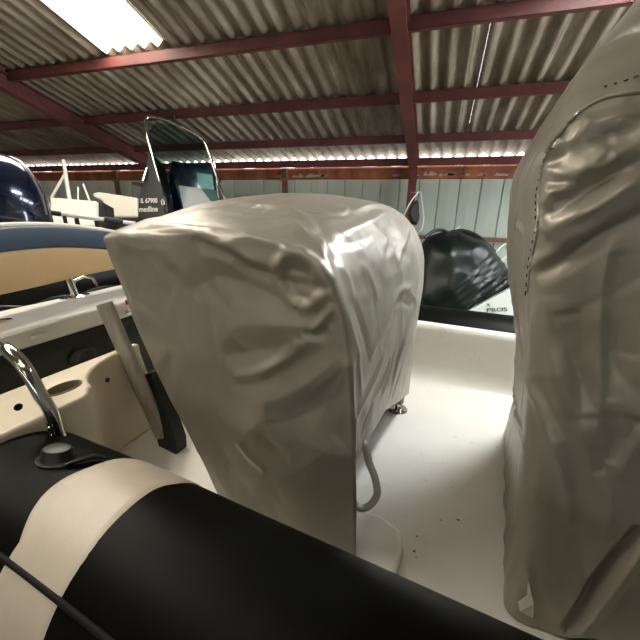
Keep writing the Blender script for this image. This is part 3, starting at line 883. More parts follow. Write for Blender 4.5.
SEAT_FOLDS = [  # pixel polyline, height, half width, lapped side
    ([(192, 239), (206, 243), (222, 249), (236, 257), (248, 266), (262, 271), (276, 274)], -.016, .016, .0),
    ([(190, 234), (204, 237), (218, 242), (234, 248), (250, 258), (264, 264), (278, 268)], .018, .022, .0),
    ([(205, 240), (224, 243), (240, 240), (254, 236)], .007, .014, .0),
    ([(274, 274), (280, 264), (286, 256), (292, 248)], .018, .018, .0),
    ([(292, 248), (302, 254), (314, 264), (324, 276), (331, 286)], .012, .016, .0),
    ([(284, 268), (298, 272), (312, 278)], -.016, .030, .0),
    ([(281, 281), (300, 285), (316, 287), (331, 287)], -.011, .012, .0),
    ([(276, 275), (282, 286), (290, 297), (299, 307)], .016, .014, .0),
    ([(299, 307), (310, 306), (320, 298), (330, 290)], .013, .014, .0),
    ([(286, 288), (298, 295), (312, 297)], -.010, .012, .0),
    ([(192, 292), (204, 282), (216, 276), (236, 280), (256, 288), (274, 296), (292, 310)], -.014, .036, .0),
    ([(196, 262), (214, 258), (236, 262)], .008, .03, .0),
    ([(228, 330), (252, 324), (280, 324), (304, 326), (318, 322)], .016, .040, .0),
    ([(312, 332), (320, 324), (328, 314), (333, 304)], .012, .010, .0),
    ([(304, 334), (318, 334), (330, 330)], -.008, .010, .0),
    ([(222, 356), (248, 352), (276, 346), (294, 340)], -.013, .028, .0),
    ([(236, 376), (262, 371), (286, 358), (306, 344)], .012, .014, .0),
    ([(232, 386), (258, 382), (282, 371)], -.007, .016, .0),
    ([(124, 222), (150, 226), (176, 227), (200, 229)], .010, .014, .0),
    ([(130, 231), (160, 232), (184, 232)], -.008, .014, .0),
    ([(114, 238), (130, 246), (150, 250), (176, 250)], .007, .022, .0),
    ([(150, 268), (172, 262), (196, 274)], .006, .035, .0),
    ([(142, 290), (160, 330), (186, 390), (206, 440)], .006, .040, .0),
    ([(250, 402), (282, 396), (312, 380), (342, 356)], .009, .026, .0),
    ([(258, 424), (292, 420), (330, 400), (348, 384)], -.007, .030, .0),
    ([(225, 452), (258, 424), (296, 412)], .006, .035, .0),
    ([(230, 470), (262, 480), (296, 470), (340, 440)], .006, .040, .0),
    ([(238, 440), (250, 456), (266, 470)], .008, .012, .0),
    ([(262, 432), (276, 448), (290, 460)], -.006, .016, .0),
    ([(349, 352), (352, 400), (355, 440), (358, 470)], .007, .010, .0),
    # lit front and crown
    ([(286, 218), (300, 230), (314, 244), (326, 264), (333, 284), (336, 302)], .013, .018, .0),
    ([(318, 236), (322, 246), (330, 258)], .012, .012, .0),
    ([(232, 202), (256, 204), (280, 208), (300, 216), (316, 232)], .010, .016, .0),
    ([(246, 210), (268, 214), (288, 224)], -.007, .016, .0),
    ([(306, 212), (324, 214), (342, 213), (348, 206)], .008, .011, .0),
    ([(340, 234), (356, 229), (372, 222), (386, 213)], .011, .018, .0),
    ([(336, 244), (354, 242), (372, 236)], -.007, .016, .0),
    ([(350, 213), (366, 207), (384, 207), (396, 213)], .010, .011, .0),
    ([(396, 266), (400, 252), (404, 240), (408, 226)], .010, .011, .0),
    ([(386, 256), (391, 240), (394, 226)], -.006, .014, .0),
    ([(416, 304), (408, 292), (400, 290), (393, 302), (386, 320), (378, 340), (370, 360)], .012, .012, .0),
    ([(410, 306), (400, 302), (394, 316), (384, 340)], -.010, .010, .0),
    ([(422, 290), (412, 286), (402, 288)], .010, .009, .0),
    ([(388, 402), (394, 378), (400, 352), (406, 326), (412, 304)], .013, .010, .0),
    ([(392, 400), (399, 376), (405, 348)], -.012, .009, .0),
    ([(380, 398), (390, 374), (396, 350)], -.010, .010, .0),
    ([(372, 402), (384, 380), (392, 356)], .009, .010, .0),
    ([(354, 424), (364, 400), (376, 378), (386, 352)], .009, .012, .0),
    ([(360, 440), (366, 420), (374, 402)], -.006, .010, .0),
    ([(340, 300), (350, 330), (357, 362), (362, 400)], .009, .014, .0),
    ([(350, 300), (362, 330), (370, 362)], -.007, .016, .0),
    ([(338, 262), (348, 278), (352, 300)], .008, .014, .0),
    ([(362, 260), (372, 280), (378, 300)], .007, .022, .0),
    ([(382, 282), (396, 274), (410, 262)], .006, .020, .0),
]
for pix, amp, w, asym in SEAT_FOLDS:
    ln = hits(bvh, pix)
    if len(ln) >= 2: D += fold_disp(V, N, ln, amp, w, asym)
cm = np.where(N[:, 1] < -.7, .25 + .75 * np.clip((V[:, 2] - .45) / .3, 0, 1), .6)
D += crumple(V, N, 3) * cm
D += noise_disp(V, [(2.2, 2.2, 2.2, .008, 'n'), (4, 4, 2.4, .0045, 'w'), (11, 9, 6, .0011, 'w'), (34, 30, 22, .0005, 'n')])
D *= np.clip(V[:, 2] / .12, .15, 1)
Vn = V + N * D[:, None]
Vn[:, 2] = np.maximum(Vn[:, 2], .004)
sc_mb.v = [tuple(p) for p in Vn]
SC = Vector((-.6, 1.4, 0))
def under(mbd, name, m, org, label=None, cat=None, parent=None, **kw):
    mbd.v = [tuple(Vector(p) - org) for p in mbd.v]
    o = mbd.build(name, m, None, **kw)
    if parent is None: o.matrix_world = M_BOAT @ Matrix.Translation(org)
    else: o.parent = parent
    return tag(o, label, cat)
bvh2 = make_bvh(sc_mb)
seatc = under(sc_mb, 'seat_cover', M['cover'], SC, 'wrinkled silver grey fabric cover over the helm seat in the centre', 'cover', angle=180)
# hanging strap loop at the near corner
def ribbon(mb, pts, wdir, w, n=60):
    P = catmull([tuple(p) for p in pts], n); wd = Vector(wdir).normalized() * w / 2
    mb.grid([[tuple(Vector(p) - wd) for p in P], [tuple(Vector(p) + wd) for p in P]])
    return mb
pts = [bp(355, 448, v=.94), bp(364, 443, v=.95), bp(369, 462, v=.955), bp(375, 478, v=.96), bp(377, 494, v=.96), bp(370, 505, v=.955), bp(360, 508, v=.945), bp(352, 500, v=.935)]
P = [Vector(p) for p in catmull([tuple(p) for p in pts], 60)]
ra, rb = [], []
for i, p in enumerate(P):
    t = (P[min(i + 1, 59)] - P[max(i - 1, 0)]).normalized(); wdv = t.cross(BCAM - p + Vector((.25 * math.sin(i * .1), .1, .3))).normalized() * .013
    ra.append(tuple(p - wdv)); rb.append(tuple(p + wdv))
mb = MB(); mb.grid([ra, rb])
o = under(mb, 'strap', M['tape'], SC, parent=seatc, solid=.002); tag(o, 'pale webbing strap loop hanging from the hem')
# white sleeve corner of the cover around the chrome foot
ft = Vector((fp.x, fp.y, 0))
rows = []
for j in range(12):
    a = j / 11; z = .055 + .42 * a
    rows.append([(ft.x + (.030 + .03 * a) * math.cos(2 * PI * k / 20) * (1 + .12 * math.sin(3 * k)), ft.y + (.030 + .02 * a) * math.sin(2 * PI * k / 20), z + .01 * math.sin(k)) for k in range(20)])
mb = MB(); mb.grid(rows, close_u=True); o = under(mb, 'corner_sleeve', M['cover'], SC, parent=seatc, solid=.002)

# ================================================================== RIGHT COVER over the console
def interp(z, tab): return float(np.interp(z, [t[0] for t in tab], [t[1] for t in tab]))
RE = catmull([(0, .19), (.2, .183), (.4, .168), (.6, .155), (.75, .142), (1.0, .112), (1.15, .095), (1.28, .088), (1.38, .105), (1.5, .145), (1.65, .225), (1.8, .33), (1.92, .47), (1.98, .60)], 200)
U1T = [(0, 1.25), (.8, 1.3), (1.2, 1.25), (1.5, 1.1), (1.8, .95), (1.98, .8)]
V0T = [(0, .905), (.15, .92), (.4, .955), (.8, .955), (1.2, .965), (1.34, .975), (1.44, 1.03), (1.6, 1.16), (1.8, 1.28), (1.98, 1.36)]
V1T = [(0, 1.93), (1.0, 1.93), (1.4, 1.92), (1.6, 1.86), (1.8, 1.76), (1.98, 1.62)]
def console_cover():
    mb = MB(); rows = []
    NZ = 330
    def ring(z, shrink=0., lift=0.):
        u0 = float(np.interp(z, RE[:, 0], RE[:, 1])); u1 = interp(z, U1T); v0 = interp(z, V0T); v1 = interp(z, V1T)
        R = .04 + .035 * smoothstep(0, .5, z) + .10 * smoothstep(1.25, 1.9, z)
        pts = []
        # start at rear far corner -> along the rear face to the near corner -> along the near face -> front -> far
        def seg(a, b, n): return [np.array(a) + (np.array(b) - np.array(a)) * t for t in np.linspace(0, 1, n, endpoint=False)]
        def arc(c, a0, a1, n): return [np.array(c) + R * np.array([math.cos(t), math.sin(t)]) for t in np.linspace(a0, a1, n, endpoint=False)]
        pts += seg((u0, v1 - R), (u0, v0 + R), 90)
        pts += arc((u0 + R, v0 + R), PI, 1.5 * PI, 12)
        pts += seg((u0 + R, v0), (u1 - R, v0), 230)
        pts += arc((u1 - R, v0 + R), 1.5 * PI, 2 * PI, 6)
        pts += seg((u1, v0 + R), (u1, v1 - R), 20)
        pts += arc((u1 - R, v1 - R), 0, PI / 2, 6)
        pts += seg((u1 - R, v1), (u0 + R, v1), 20)
        pts += arc((u0 + R, v1 - R), PI / 2, PI, 10)
        sh = float(np.interp(z, [0, .3, .7, 1.0, 1.3, 1.6, 1.98], [.012, .028, -.02, -.055, -.05, -.025, 0]))
        pts = [p + np.array([sh * max(0, (p[1] - v0) / (v1 - v0)) ** .8 * max(0, 1 - (p[0] - u0) / (u1 - u0)), 0]) for p in pts]
        c = np.array([(u0 + u1) / 2, (v0 + v1) / 2])
        return [tuple(c + (p - c) * (1 - shrink)) + (z + lift,) for p in pts]
    for z in np.linspace(.004, 1.98, NZ): rows.append(ring(z))
    for s in np.linspace(.03, .97, 14): rows.append(ring(1.98, s, .05 * math.sin(s * PI / 2)))
    # hem lifts a little around the near side so the console foot shows
    for j in range(40):
        r = rows[j]; f = 1 - j / 40
        out = []
        for (u, v, z) in r:
            k = math.exp(-((u - .41) / .05) ** 2) if v < 1.1 else 0
            out.append((u, v, z + .055 * k * f))
        rows[j] = out
    mb.grid(rows, close_u=True)
    return mb
cc_mb = console_cover(); bvhc = make_bvh(cc_mb); V, N = vnormals(cc_mb)
if ((V - np.array([.7, 1.45, .9])) * N).sum() < 0: N = -N
D = np.zeros(len(V))
CON_FOLDS = [
    # the broad lit band running up to the right between two creases
    ([(548, 236), (572, 220), (604, 200), (646, 174)], .036, .034, .0),
    ([(552, 215), (576, 199), (606, 180), (644, 157)], -.026, .014, .0),
        ([(534, 268), (548, 258), (566, 246), (584, 232), (612, 214), (645, 197)], .018, .012, .0),
    ([(537, 275), (552, 264), (570, 252), (590, 238), (616, 222), (645, 206)], -.022, .018, .0),
    ([(560, 226), (580, 222), (596, 210)], -.006, .014, .0),
    # folds under the top seam
    ([(562, 143), (568, 134), (574, 125), (582, 118)], .020, .012, .0),
    ([(572, 146), (578, 138), (584, 126), (588, 118)], .018, .009, .0),
    ([(568, 142), (574, 133), (580, 124)], -.014, .008, .0),
    ([(548, 160), (556, 150), (566, 142)], .012, .010, .0),
    ([(554, 166), (562, 156), (570, 150)], -.008, .010, .0),
    ([(586, 132), (602, 124), (622, 119), (644, 114)], .013, .014, .0),
    ([(588, 140), (606, 134), (644, 126)], -.012, .020, .0),
    ([(545, 207), (556, 196), (568, 184), (582, 172), (598, 158), (608, 146)], .014, .014, .0),
    ([(566, 200), (580, 188), (596, 178), (616, 164)], -.014, .022, .0),
    ([(546, 186), (556, 191), (566, 190), (576, 186)], .012, .010, .0),
    ([(545, 175), (554, 171), (564, 176), (572, 172)], .010, .010, .0),
    ([(556, 182), (566, 183), (576, 178)], -.010, .008, .0),
    ([(547, 196), (552, 204), (557, 212)], .011, .009, .0),
    ([(582, 166), (598, 170), (612, 164)], .008, .012, .0),
    ([(598, 170), (620, 154), (644, 142)], .010, .020, .0),
    # tall vertical folds
    ([(612, 236), (604, 262), (601, 300), (600, 350), (599, 400), (594, 446)], .016, .016, .0),
    ([(620, 250), (612, 290), (610, 340), (610, 400)], -.010, .022, .0),
    ([(548, 296), (550, 330), (558, 368), (572, 404), (586, 446), (594, 500)], .015, .020, .0),
    ([(566, 310), (566, 340), (578, 376), (588, 410)], -.011, .026, .0),
    ([(528, 378), (538, 402), (552, 438), (562, 474), (570, 524)], .014, .013, .0),
    ([(536, 376), (548, 408), (562, 440)], -.010, .014, .0),
    ([(516, 394), (520, 416), (528, 450)], .010, .009, .0),
    ([(507, 374), (512, 390), (519, 408), (524, 428)], .012, .009, .0),
    ([(508, 424), (513, 404), (517, 388)], .009, .008, .0),
    ([(510, 440), (515, 422), (521, 404)], -.009, .008, .0),
    ([(512, 242), (516, 228), (520, 212), (524, 196)], .011, .010, .0),
    ([(518, 224), (522, 232), (522, 244)], .010, .009, .0),
    ([(514, 300), (521, 326), (524, 358)], .009, .012, .0),
    ([(530, 300), (529, 330), (527, 370), (524, 410)], -.008, .010, .0),
    ([(600, 470), (610, 500), (604, 540)], .010, .022, .0),
    ([(618, 476), (632, 446), (645, 424)], .011, .016, .0),
    ([(610, 462), (622, 444), (640, 416)], -.009, .020, .0),
    # lapped diagonal edge low on the right
    ([(566, 634), (584, 608), (606, 574), (644, 528)], -.055, .011, .0),
    ([(578, 634), (596, 608), (616, 578), (648, 538)], .020, .014, .0),
    ([(524, 556), (530, 580), (535, 606)], .010, .010, .0),
    ([(504, 562), (512, 548), (518, 524)], .012, .010, .0),
]
for pix, amp, w, asym in CON_FOLDS:
    ln = hits(bvhc, pix)
    if len(ln) >= 2: D += fold_disp(V, N, ln, amp, w, asym)
D += crumple(V, N, 8)
D += noise_disp(V, [(2.0, 2.0, 1.6, .010, 'n'), (5, 5, 2.2, .006, 'w'), (13, 12, 7, .0014, 'w'), (34, 30, 22, .0006, 'n')])
Vn = V + N * D[:, None]; Vn[:, 2] = np.maximum(Vn[:, 2], .004)
cc_mb.v = [tuple(p) for p in Vn]
bvhc2 = make_bvh(cc_mb)
CC = Vector((.7, 1.45, 0))
consc = under(cc_mb, 'console_cover', M['cover'], CC, 'tall wrinkled grey fabric cover over the console at the right edge', 'cover', angle=180)
def on_surface_line(pix, off=.003, n=60):
    P = catmull([p for p in pix], n); out = []
    for p in P:
        h = bvhc2.ray_cast(BCAM, bray(p[0], p[1]).normalized())
        if h[0] is not None: out.append(h[0] + h[1] * (off if h[1].dot(BCAM - h[0]) > 0 else -off))
    return out
mb = MB()
ln = on_surface_line([(546, 153), (562, 130), (580, 112), (606, 98), (642, 92)], .001, 70); mb.tube(ln, .005, 8)
ln = on_surface_line([(556, 136), (548, 152), (543, 169), (540, 187), (538.5, 208), (538, 227), (534.5, 246), (531, 264), (528, 292)], .000, 70); mb.tube(ln, .004, 8)
o = under(mb, 'seam_piping', M['cover'], CC, parent=consc)
mb = MB(); rnd = random.Random(2)
for line, n, dash in (([(546, 158), (541, 176), (537.5, 195), (537, 222)], 9, .75), ([(536, 232), (532, 250), (529, 268), (526.5, 298)], 8, .6), ([(548, 150), (556, 148)], 3, .8), ([(604, 88), (622, 83), (641, 76)], 4, .85)):
    ln = on_surface_line(line, .0035, n * 6)
    for k in range(n):
        seg = ln[k * 6:k * 6 + max(2, int(6 * dash * rnd.uniform(.6, 1.2)))]
        if len(seg) >= 2: mb.tube(seg, .0015, 6)
o = under(mb, 'seam_stitching', M['stitch'], CC, parent=consc); tag(o, 'dark stitches along the seams', kind='stuff')
# pale torn lining showing at the hem
mb = MB()
pix = [(513, 622), (524, 627), (533, 618), (534, 604), (531, 592), (528, 580), (527, 596), (518, 602), (520, 612)]
vs = on_surface_line
P = []
for p in pix:
    h = bvhc2.ray_cast(BCAM, bray(*p).normalized())
    q = h[0] if h[0] is not None else bp(p[0], p[1], v=.96)
    P.append(q + (BCAM - q).normalized() * .012)
mb.add(P, [tuple(range(len(P)))])
o = under(mb, 'torn_lining', M['tape'], CC, parent=consc, smooth=False, solid=.002); tag(o, 'pale torn lining at the hem')

# ================================================================== NEIGHBOURING BOATS
def cam_prism(outline, d0, d1, mb=None):
    """a solid whose near face is given in the view at distance d0, extruded straight back to d1 (parallel, keeps its size)"""
    mb = mb or MB(); n = len(outline)
    fr = [wp(x, y, depth=d0) for x, y in outline]; bk_ = [p + cF * (d1 - d0) for p in fr]
    return mb.add(fr + bk_, [tuple(range(n)), tuple(range(2 * n - 1, n - 1, -1))] + [(i, (i + 1) % n, n + (i + 1) % n, n + i) for i in range(n)])
def rel(o, root):
    o.parent = root; o.matrix_parent_inverse = root.matrix_world.inverted(); return o
DW = 4.75
def wd(px): return DW + .40 * (px - 145) / 83
def wpt(px, py, off=0.): return wp(px, py, depth=wd(px) + off)
c0 = wp(185, 205, depth=DW + .2)
nb = empty('motor_boat', Matrix.Translation((c0.x, c0.y, 0)), 'boat behind the centre cover with a tinted chrome-hooped windscreen and black lettered console', 'boat')
hull = MB()
for_x = []
rows = []
XS = wp(100, 205, depth=DW).x - c0.x
for x in np.linspace(XS, 1.9, 16):
    s = 1 - .9 * max(0, (x - .8) / 1.1) ** 2
    rows.append([(c0.x + x, c0.y + .35 + a * s, z) for a, z in ((-.75, 1.02), (-.85, .85), (-.7, .35), (0, .01), (.7, .35), (.85, .85), (.75, 1.02))])
hull.grid(rows); hull.f += [tuple(range(7)), tuple(range(len(hull.v) - 7, len(hull.v)))[::-1]]
rows2 = [[r_[0], r_[-1]] for r_ in rows]; hull.grid(rows2)
rel(hull.build('hull', M['white'], angle=25), nb)
hoop = [(166, 212), (164, 197), (155, 165), (147, 135), (145, 122), (147.5, 117.5), (152, 117), (165, 120), (176, 124.5), (190, 131), (202, 139), (208, 150), (215, 172), (222, 192), (227, 203), (228, 212)]
P = catmull([tuple(wpt(*p)) for p in hoop], 120)
ws = rel(MB().tube(P, .021, 12).build('windscreen_frame', M['chrome']), nb); tag(ws, 'chrome windscreen hoop')
gl = [(166, 214), (162, 196), (152, 158), (149, 138), (150, 128), (157, 123), (168, 123.5), (180, 128.5), (192, 134), (202, 142), (207, 154), (213, 176), (219, 200), (221, 214)]
G = catmull([np.array(p, float) for p in gl], 64); cen = G.mean(0); rows = []
for s in np.linspace(.02, 1, 14):
    rows.append([wpt(*(cen + (p - cen) * s), off=.05 * (1 - s * s)) for p in G])
mb = MB(); mb.grid(rows, close_u=False)
glass = rel(mb.build('windscreen', M['glass'], solid=.008), nb); tag(glass, 'smoked windscreen')
mb = MB(); p = wpt(174, 121); mb.lathe([(.0, -.01), (.03, 0), (.034, .03), (.028, .06), (.03, .07), (.02, .085)], p, None, 14); rel(mb.build('navigation_light', M['blackplastic']), nb)
mb = MB(); mb.tube([wpt(214, 160), wpt(217, 182), wpt(219, 205)], .012, 8); mb.tube([wpt(217, 183), wpt(221, 184)], .012, 8); rel(mb.build('windscreen_stay', M['chrome']), nb)
mb = MB(); mb.tube([wpt(147, 168), wpt(145, 174), wpt(143, 181)], .012, 8); rel(mb.build('grab_handle', M['chrome']), nb)
side_o = [(148, 150), (154, 158), (162, 190), (166, 222), (136, 222), (140, 195), (145, 172)]
con = rel(cam_prism(side_o, DW + .05, DW + .40).build('console', M['blackplastic'], smooth=False, bevel=.01), nb); tag(con, 'black console side with white lettering')
navy = [(170, 160), (196, 163), (214, 168), (219, 225), (164, 225)]
rel(cam_prism(navy, DW + .55, DW + .95).build('console_seat', M['cowl'], smooth=False, bevel=.03), nb)
gp = [(178, 185), (217, 190), (219, 222), (186, 222)]
rel(cam_prism(gp, DW + .42, DW + .53).build('dash_panel', M['graypanel'], smooth=False, bevel=.01), nb)
def lettering(s, pxl, pyb, pxr, d, root, m, size_px, name='lettering', slope=0., bold=0.):
    a, b = wp(pxl, pyb, depth=d), wp(pxr, pyb + slope, depth=d)
    ex = (b - a); o = text_mesh(name, s, m, root, 1., Matrix.Identity(4), .002, bold)
    wdt = max(v.co.x for v in o.data.vertices) - min(v.co.x for v in o.data.vertices)
    hgt = max(v.co.y for v in o.data.vertices)
    sx = ex.length / wdt; sy = size_px * d / F_PX / hgt
    F = frame_mat(a - cF * .006, ex, cU)
    x0 = min(v.co.x for v in o.data.vertices)
    o.data.transform(Matrix.Diagonal((sx, sy, 1, 1)) @ Matrix.Translation((-x0, 0, 0)))
    o.parent = root; o.matrix_world = F
    o.matrix_parent_inverse = root.matrix_world.inverted(); o.matrix_basis = F
    return o
lettering('II. 67900', 141, 203, 157.5, DW + .045, con, M['letters'], 4.6, bold=.02, slope=-.3)
lettering('medline', 139.5, 212, 158, DW + .045, con, M['letters'], 5.4, bold=.015, slope=-.4)
lettering('0', 161.4, 205, 164.5, DW + .045, con, M['letters'], 5.5, slope=-.1)
# cream seat of that boat
so = [(92, 196), (93, 192.5), (98, 191.5), (115, 194), (137, 197.5), (137, 217), (108, 217), (105, 206), (101, 200), (96, 198)]
st_ = rel(cam_prism(so, DW + .02, DW + .5).build('seat', M['creamvinyl'], smooth=False, bevel=.03, seg=3), nb); tag(st_, 'cream padded seat')
rel(cam_prism([(104, 217), (141, 217), (141, 226), (104, 226)], DW + .05, DW + .45).build('seat_base', M['blackplastic'], smooth=False), nb)
rel(cam_prism([(132, 181.5), (142, 183), (143, 186.5), (132, 184.5)], DW + .25, DW + .29).build('rail_end', M['chrome'], smooth=False), nb)
p0_ = wp(240, 204, depth=DW + .35)
MBh = MB(); ell(MBh, p0_, (.12, .12, .11)); o = MBh.build('black_pack', M['blackplastic']); rel(o, nb)

# white boat further left
WD = 4.2
c1 = wp(70, 210, depth=WD + .2)
wb = empty('white_boat', Matrix.Translation((c1.x, c1.y, 0)), 'white boat at the far left with a slim mast, behind the dark blue motor', 'boat')
rows = []
for x in np.linspace(-2.4, wp(97, 205, depth=WD + .2).x - c1.x, 14):
    rows.append([(c1.x + x, c1.y + a - .22, z) for a, z in ((-.6, .95), (-.65, .8), (-.5, .35), (0, .01), (.5, .35), (.65, .8), (.6, .95))])
hl = MB(); hl.grid(rows); hl.f += [tuple(range(7)), tuple(range(len(hl.v) - 7, len(hl.v)))[::-1]]; hl.grid([[r_[0], r_[-1]] for r_ in rows])
rel(hl.build('hull', M['white'], angle=25), wb)
bx = rel(cam_prism([(50, 197), (96, 201), (96, 226), (50, 226)], WD, WD + .3).build('deck_box', M['white'], smooth=False, bevel=.015), wb)
rel(cam_prism([(96, 202), (104, 203), (106, 226), (96, 226)], WD + .05, WD + .25).build('box_side', M['blackplastic'], smooth=False), wb)
mast = rel(MB().tube([wp(63.5, 160, depth=WD + .3), wp(69.5, 200, depth=WD + .3)], [.02, .026], 12).build('mast', M['wire']), wb); tag(mast, 'slim white mast')
rel(MB().tube([wp(65, 174, depth=WD + .3), wp(51, 198, depth=WD + .3)], .017, 10).build('mast_stay', M['wire']), wb)
rel(MB().tube([wp(78, 187, depth=WD + .2), wp(78, 202, depth=WD + .2)], .010, 8).build('stanchion', M['wire']), wb)
rel(MB().tube([wp(83, 184, depth=WD + .25), wp(90, 202, depth=WD + .25)], .012, 8).build('stay', M['wire']), wb)

# white pole with black ends lying across the stern behind the backrest
pa, pb = bp(57, 213.5, u=-2.56), bp(119, 221.5, u=-2.46)
pole = empty('boat_pole', M_BOAT @ Matrix.Translation((pa + pb) / 2), 'white pole with black ends above the blue bench backrest', 'pole')
PI_ = Matrix.Translation(-(pa + pb) / 2)
def loc(o): o.parent = pole; o.matrix_local = PI_; return o
loc(MB().tube([pa, pb + (pb - pa) * .3], .014, 14).build('shaft', M['wire']))
dd = (pb - pa).normalized()
loc(MB().tube([pa - dd * .03, pa + dd * .02], .016, 14).build('end_cap', M['blackplastic']))
loc(MB().tube([pb - dd * .10, pb + dd * .02], .021, 14).build('end_cap', M['blackplastic']))
for t in (.28, .6):
    q = pa + (pb - pa) * t
    loc(MB().tube([q + Vector((0, 0, -.015)), q + Vector((0, 0, -.06))], .014, 8).build('clip', M['blackplastic']))
q = pa + (pb - pa) * 1.15
for t in (.1, 1.2):
    q = pa + (pb - pa) * t
    loc(MB().tube([q + Vector((0, 0, -.01)), Vector((q.x, q.y, .50))], .012, 8).build('support', M['blackplastic']))

# black covered boat beyond the far tube
ND = 4.35
c2 = wp(462, 300, depth=ND + .3)
cb = empty('covered_boat', Matrix.Translation((c2.x, c2.y, 0)), 'boat under a bulging black cover beyond the far tube, white side with dark letters', 'boat')
ol = [(412, 316), (413, 285), (416, 262), (421, 245), (430, 236), (442, 232), (455, 231), (468, 235), (482, 242), (494, 254), (503, 266), (510, 275), (520, 281), (519, 287), (500, 296), (476, 310), (462, 322), (430, 322)]
O = catmull([np.array(p, float) for p in ol], 120, closed=True); cen = np.array([462., 280.])
mb = MB(); rows = []
ss = list(np.sin(np.linspace(.02, PI / 2, 44)))
T = .42
for side_s, seq in ((-1, ss), (1, ss[::-1][1:])):
    for s in seq:
        row = []
        for p in O:
            q = cen + (p - cen) * s
            off = T * (1 - s ** 2.4) ** .62
            w_ = wp(q[0], q[1], depth=ND + .45) + cF * (off * side_s)
            if side_s < 0:
                # parallel folds gathering toward the lower right, creases over the crown
                k = ((q[0] - 476) * .62 + (q[1] - 311) * .785)
                fold = smoothstep(-46, -6, k) * smoothstep(430, 470, q[0])
                w_ = w_ + cF * (.022 * fold * math.sin(k * .95)) - cF * .03 * noise.noise(Vector((q[0] * .035, q[1] * .05, 1))) - cF * .018 * (1 - 2 * abs(noise.noise(Vector((q[0] * .05 + 9, q[1] * .035, 4)))))
            row.append(tuple(w_))
        rows.append(row)
mb.grid(rows, close_u=True)
M['blackcover'] = mat('black coated cover cloth', (15, 26, 22), .32, var=.2, scale=6., spec=.38)
cv = rel(mb.build('boat_cover', M['blackcover']), cb); tag(cv, 'glossy black bulging cover')
hs = cam_prism([(468, 311), (512, 287), (522, 286), (522, 345), (468, 345)], ND + .1, ND + .9)
M['hullgrey'] = mat('pale grey hull', (188, 192, 184), .4, var=.05)
hh = rel(hs.build('hull', M['hullgrey'], smooth=False, bevel=.02), cb)
mb = MB(); q = [wp(440, 340, depth=ND + .1), wp(522, 340, depth=ND + .1)]
kz = MB(); kz.bb((c2.x - .5, c2.y - .1, 0), (c2.x + .5, c2.y + .5, .75)); rel(kz.build('keel', M['white'], bevel=.05), cb)
lettering('PROS', 487, 312, 507, ND + .098, hh, M['inkdark'], 3.8, slope=-1.0)
rel(MB().tube([wp(487.5, 303.5, depth=ND + .09), wp(489.8, 306.3, depth=ND + .09)], .005, 6).build('hull_mark', M['inkdark']), hh)
def nd(px, py, off=0): return wp(px, py, depth=ND + .35 + off)
pk = catmull([tuple(nd(*p)) for p in ((450, 233), (462, 232), (474, 236), (486, 245), (494, 254))], 40)
hd = rel(MB().tube(pk, [.02] + [.05] * 38 + [.03], 10, flat=.6).build('carry_handle', M['blackplastic']), cb)
pk = catmull([tuple(nd(*p, -.03)) for p in ((474, 233.5), (484, 240), (492, 249), (494, 253))], 30)
rel(MB().tube(pk, .010, 8).build('handle_edge', M['letters']), cb)
pk = catmull([tuple(nd(*p)) for p in ((425, 238), (434, 231), (442, 230), (447, 232))], 24)
rel(MB().tube(pk, .022, 8).build('lashing', M['blackplastic']), cb)
pk = catmull([tuple(nd(*p)) for p in ((496, 252), (502, 246), (508, 243), (514, 242.5))], 24); rel(MB().tube(pk, .010, 8).build('rope', M['wire']), cb)
pk = catmull([tuple(nd(*p)) for p in ((498, 262), (505, 258), (512, 254))], 24); rel(MB().tube(pk, .008, 8).build('rope', M['wire']), cb)
pk = [nd(456, 230), nd(460, 226)]; rel(MB().tube(pk, .008, 8).build('rope', M['wire']), cb)

# white wire bracket with a dark net in front of the red column
bd_ = 5.15
bq = lambda x, y, o=0.: wp(x, y, depth=bd_ + o)
cbk = bq(416, 205)
wb2 = empty('wire_bracket', Matrix.Translation(cbk), 'white wire triangle with a dark bag hung on the red column above the black cover', 'bracket')
tri = [(404, 215), (410, 203), (417, 193.5), (420, 192), (421.5, 200), (423.5, 218), (422, 228), (419, 232)]
rel(MB().tube(catmull([tuple(bq(*p)) for p in tri], 60), .010, 8).build('wire_frame', M['wire']), wb2)
bag = [(411, 207), (417, 199), (419, 202), (420, 217), (418, 224), (413, 222), (410, 214)]
mb = cam_prism(bag, bd_ + .04, bd_ + .16); o = rel(mb.build('dark_bag', M['inkdark'], smooth=False, bevel=.02), wb2)
mb = MB(); mb.tube([bq(419.5, 193), Vector((RX[0], EAVE_Y - .155, bq(419.5, 193).z + .02))], .008, 6); rel(mb.build('hook', M['wire']), wb2)

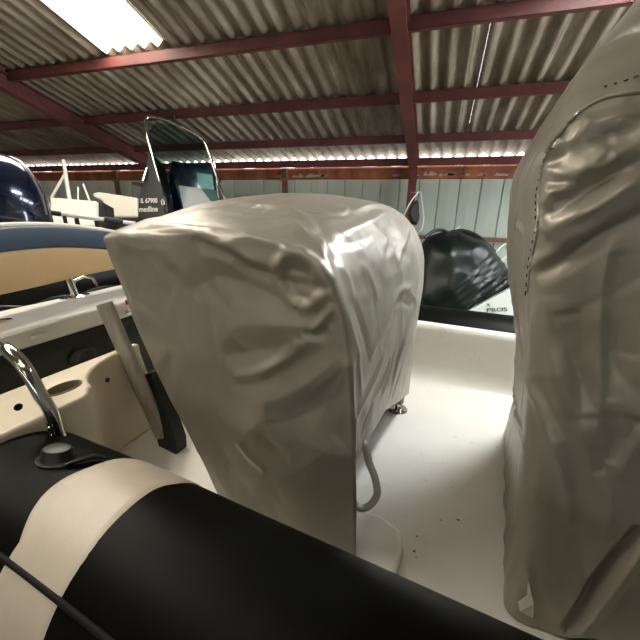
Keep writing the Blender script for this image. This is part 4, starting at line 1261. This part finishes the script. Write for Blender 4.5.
# ================================================================== LIGHT AND CAMERA
world = bpy.data.worlds.new('World'); scene.world = world; world.use_nodes = True
wt = world.node_tree; bg = wt.nodes['Background']
sky = wt.nodes.new('ShaderNodeTexSky'); sky.sky_type = 'HOSEK_WILKIE'; sky.turbidity = 6.; sky.sun_direction = (.2, -.5, .84)
mixc = wt.nodes.new('ShaderNodeMix'); mixc.data_type = 'RGBA'; mixc.inputs[0].default_value = .75; mixc.inputs[7].default_value = (1, 1, 1, 1)
wt.links.new(sky.outputs[0], mixc.inputs[6]); wt.links.new(mixc.outputs[2], bg.inputs['Color'])
bg.inputs['Strength'].default_value = 9.

# unseen warm tube lamp added as fill under the ridge behind the camera
lamp = empty('fill_lamp', Matrix.Translation((-1.6, -2.6, 4.6)), 'unseen warm lamp added as fill under the ridge behind the view', 'lamp')
MB().bb((-.7, -.06, .06), (.7, .06, .14)).build('lamp_body', M['white'], lamp, bevel=.01)
ld = bpy.data.lights.new('fill_lamp_light', 'AREA'); ld.shape = 'RECTANGLE'; ld.size = 1.4; ld.size_y = .12; ld.energy = 14; ld.color = (1., .84, .62)
lo = bpy.data.objects.new('fill_lamp_light', ld); COL.objects.link(lo); lo.parent = lamp; lo.location = (0, 0, .04)

cam = bpy.data.cameras.new('camera'); cam.sensor_width = 36; cam.lens = 36 * F_PX / 640; cam.clip_start = .02
co = bpy.data.objects.new('camera', cam); COL.objects.link(co)
co.matrix_world = Matrix(((cR.x, cU.x, -cF.x, CAM.x), (cR.y, cU.y, -cF.y, CAM.y), (cR.z, cU.z, -cF.z, CAM.z), (0, 0, 0, 1)))
scene.camera = co
# area light added at an unseen doorway in the right wall, cool side fill
dl = bpy.data.lights.new('doorway_fill', 'AREA'); dl.shape = 'RECTANGLE'; dl.size = 3.8; dl.size_y = 2.2; dl.energy = 260; dl.color = (.93, .98, 1.)
do = bpy.data.objects.new('doorway_fill', dl); COL.objects.link(do)
do.matrix_world = frame_mat((X1 + .25, (DOOR[0] + DOOR[1]) / 2, 1.2), (0, 1, 0), (0, 0, 1)) 
vs_ = scene.view_settings
vs_.view_transform = 'Standard'; vs_.look = 'None'; vs_.gamma = 1.; vs_.use_curve_mapping = False
vs_.exposure = 0.
scene.cycles.use_denoising = True
scene.cycles.max_bounces = 8; scene.cycles.diffuse_bounces = 5
scene.cycles.sample_clamp_indirect = 6.
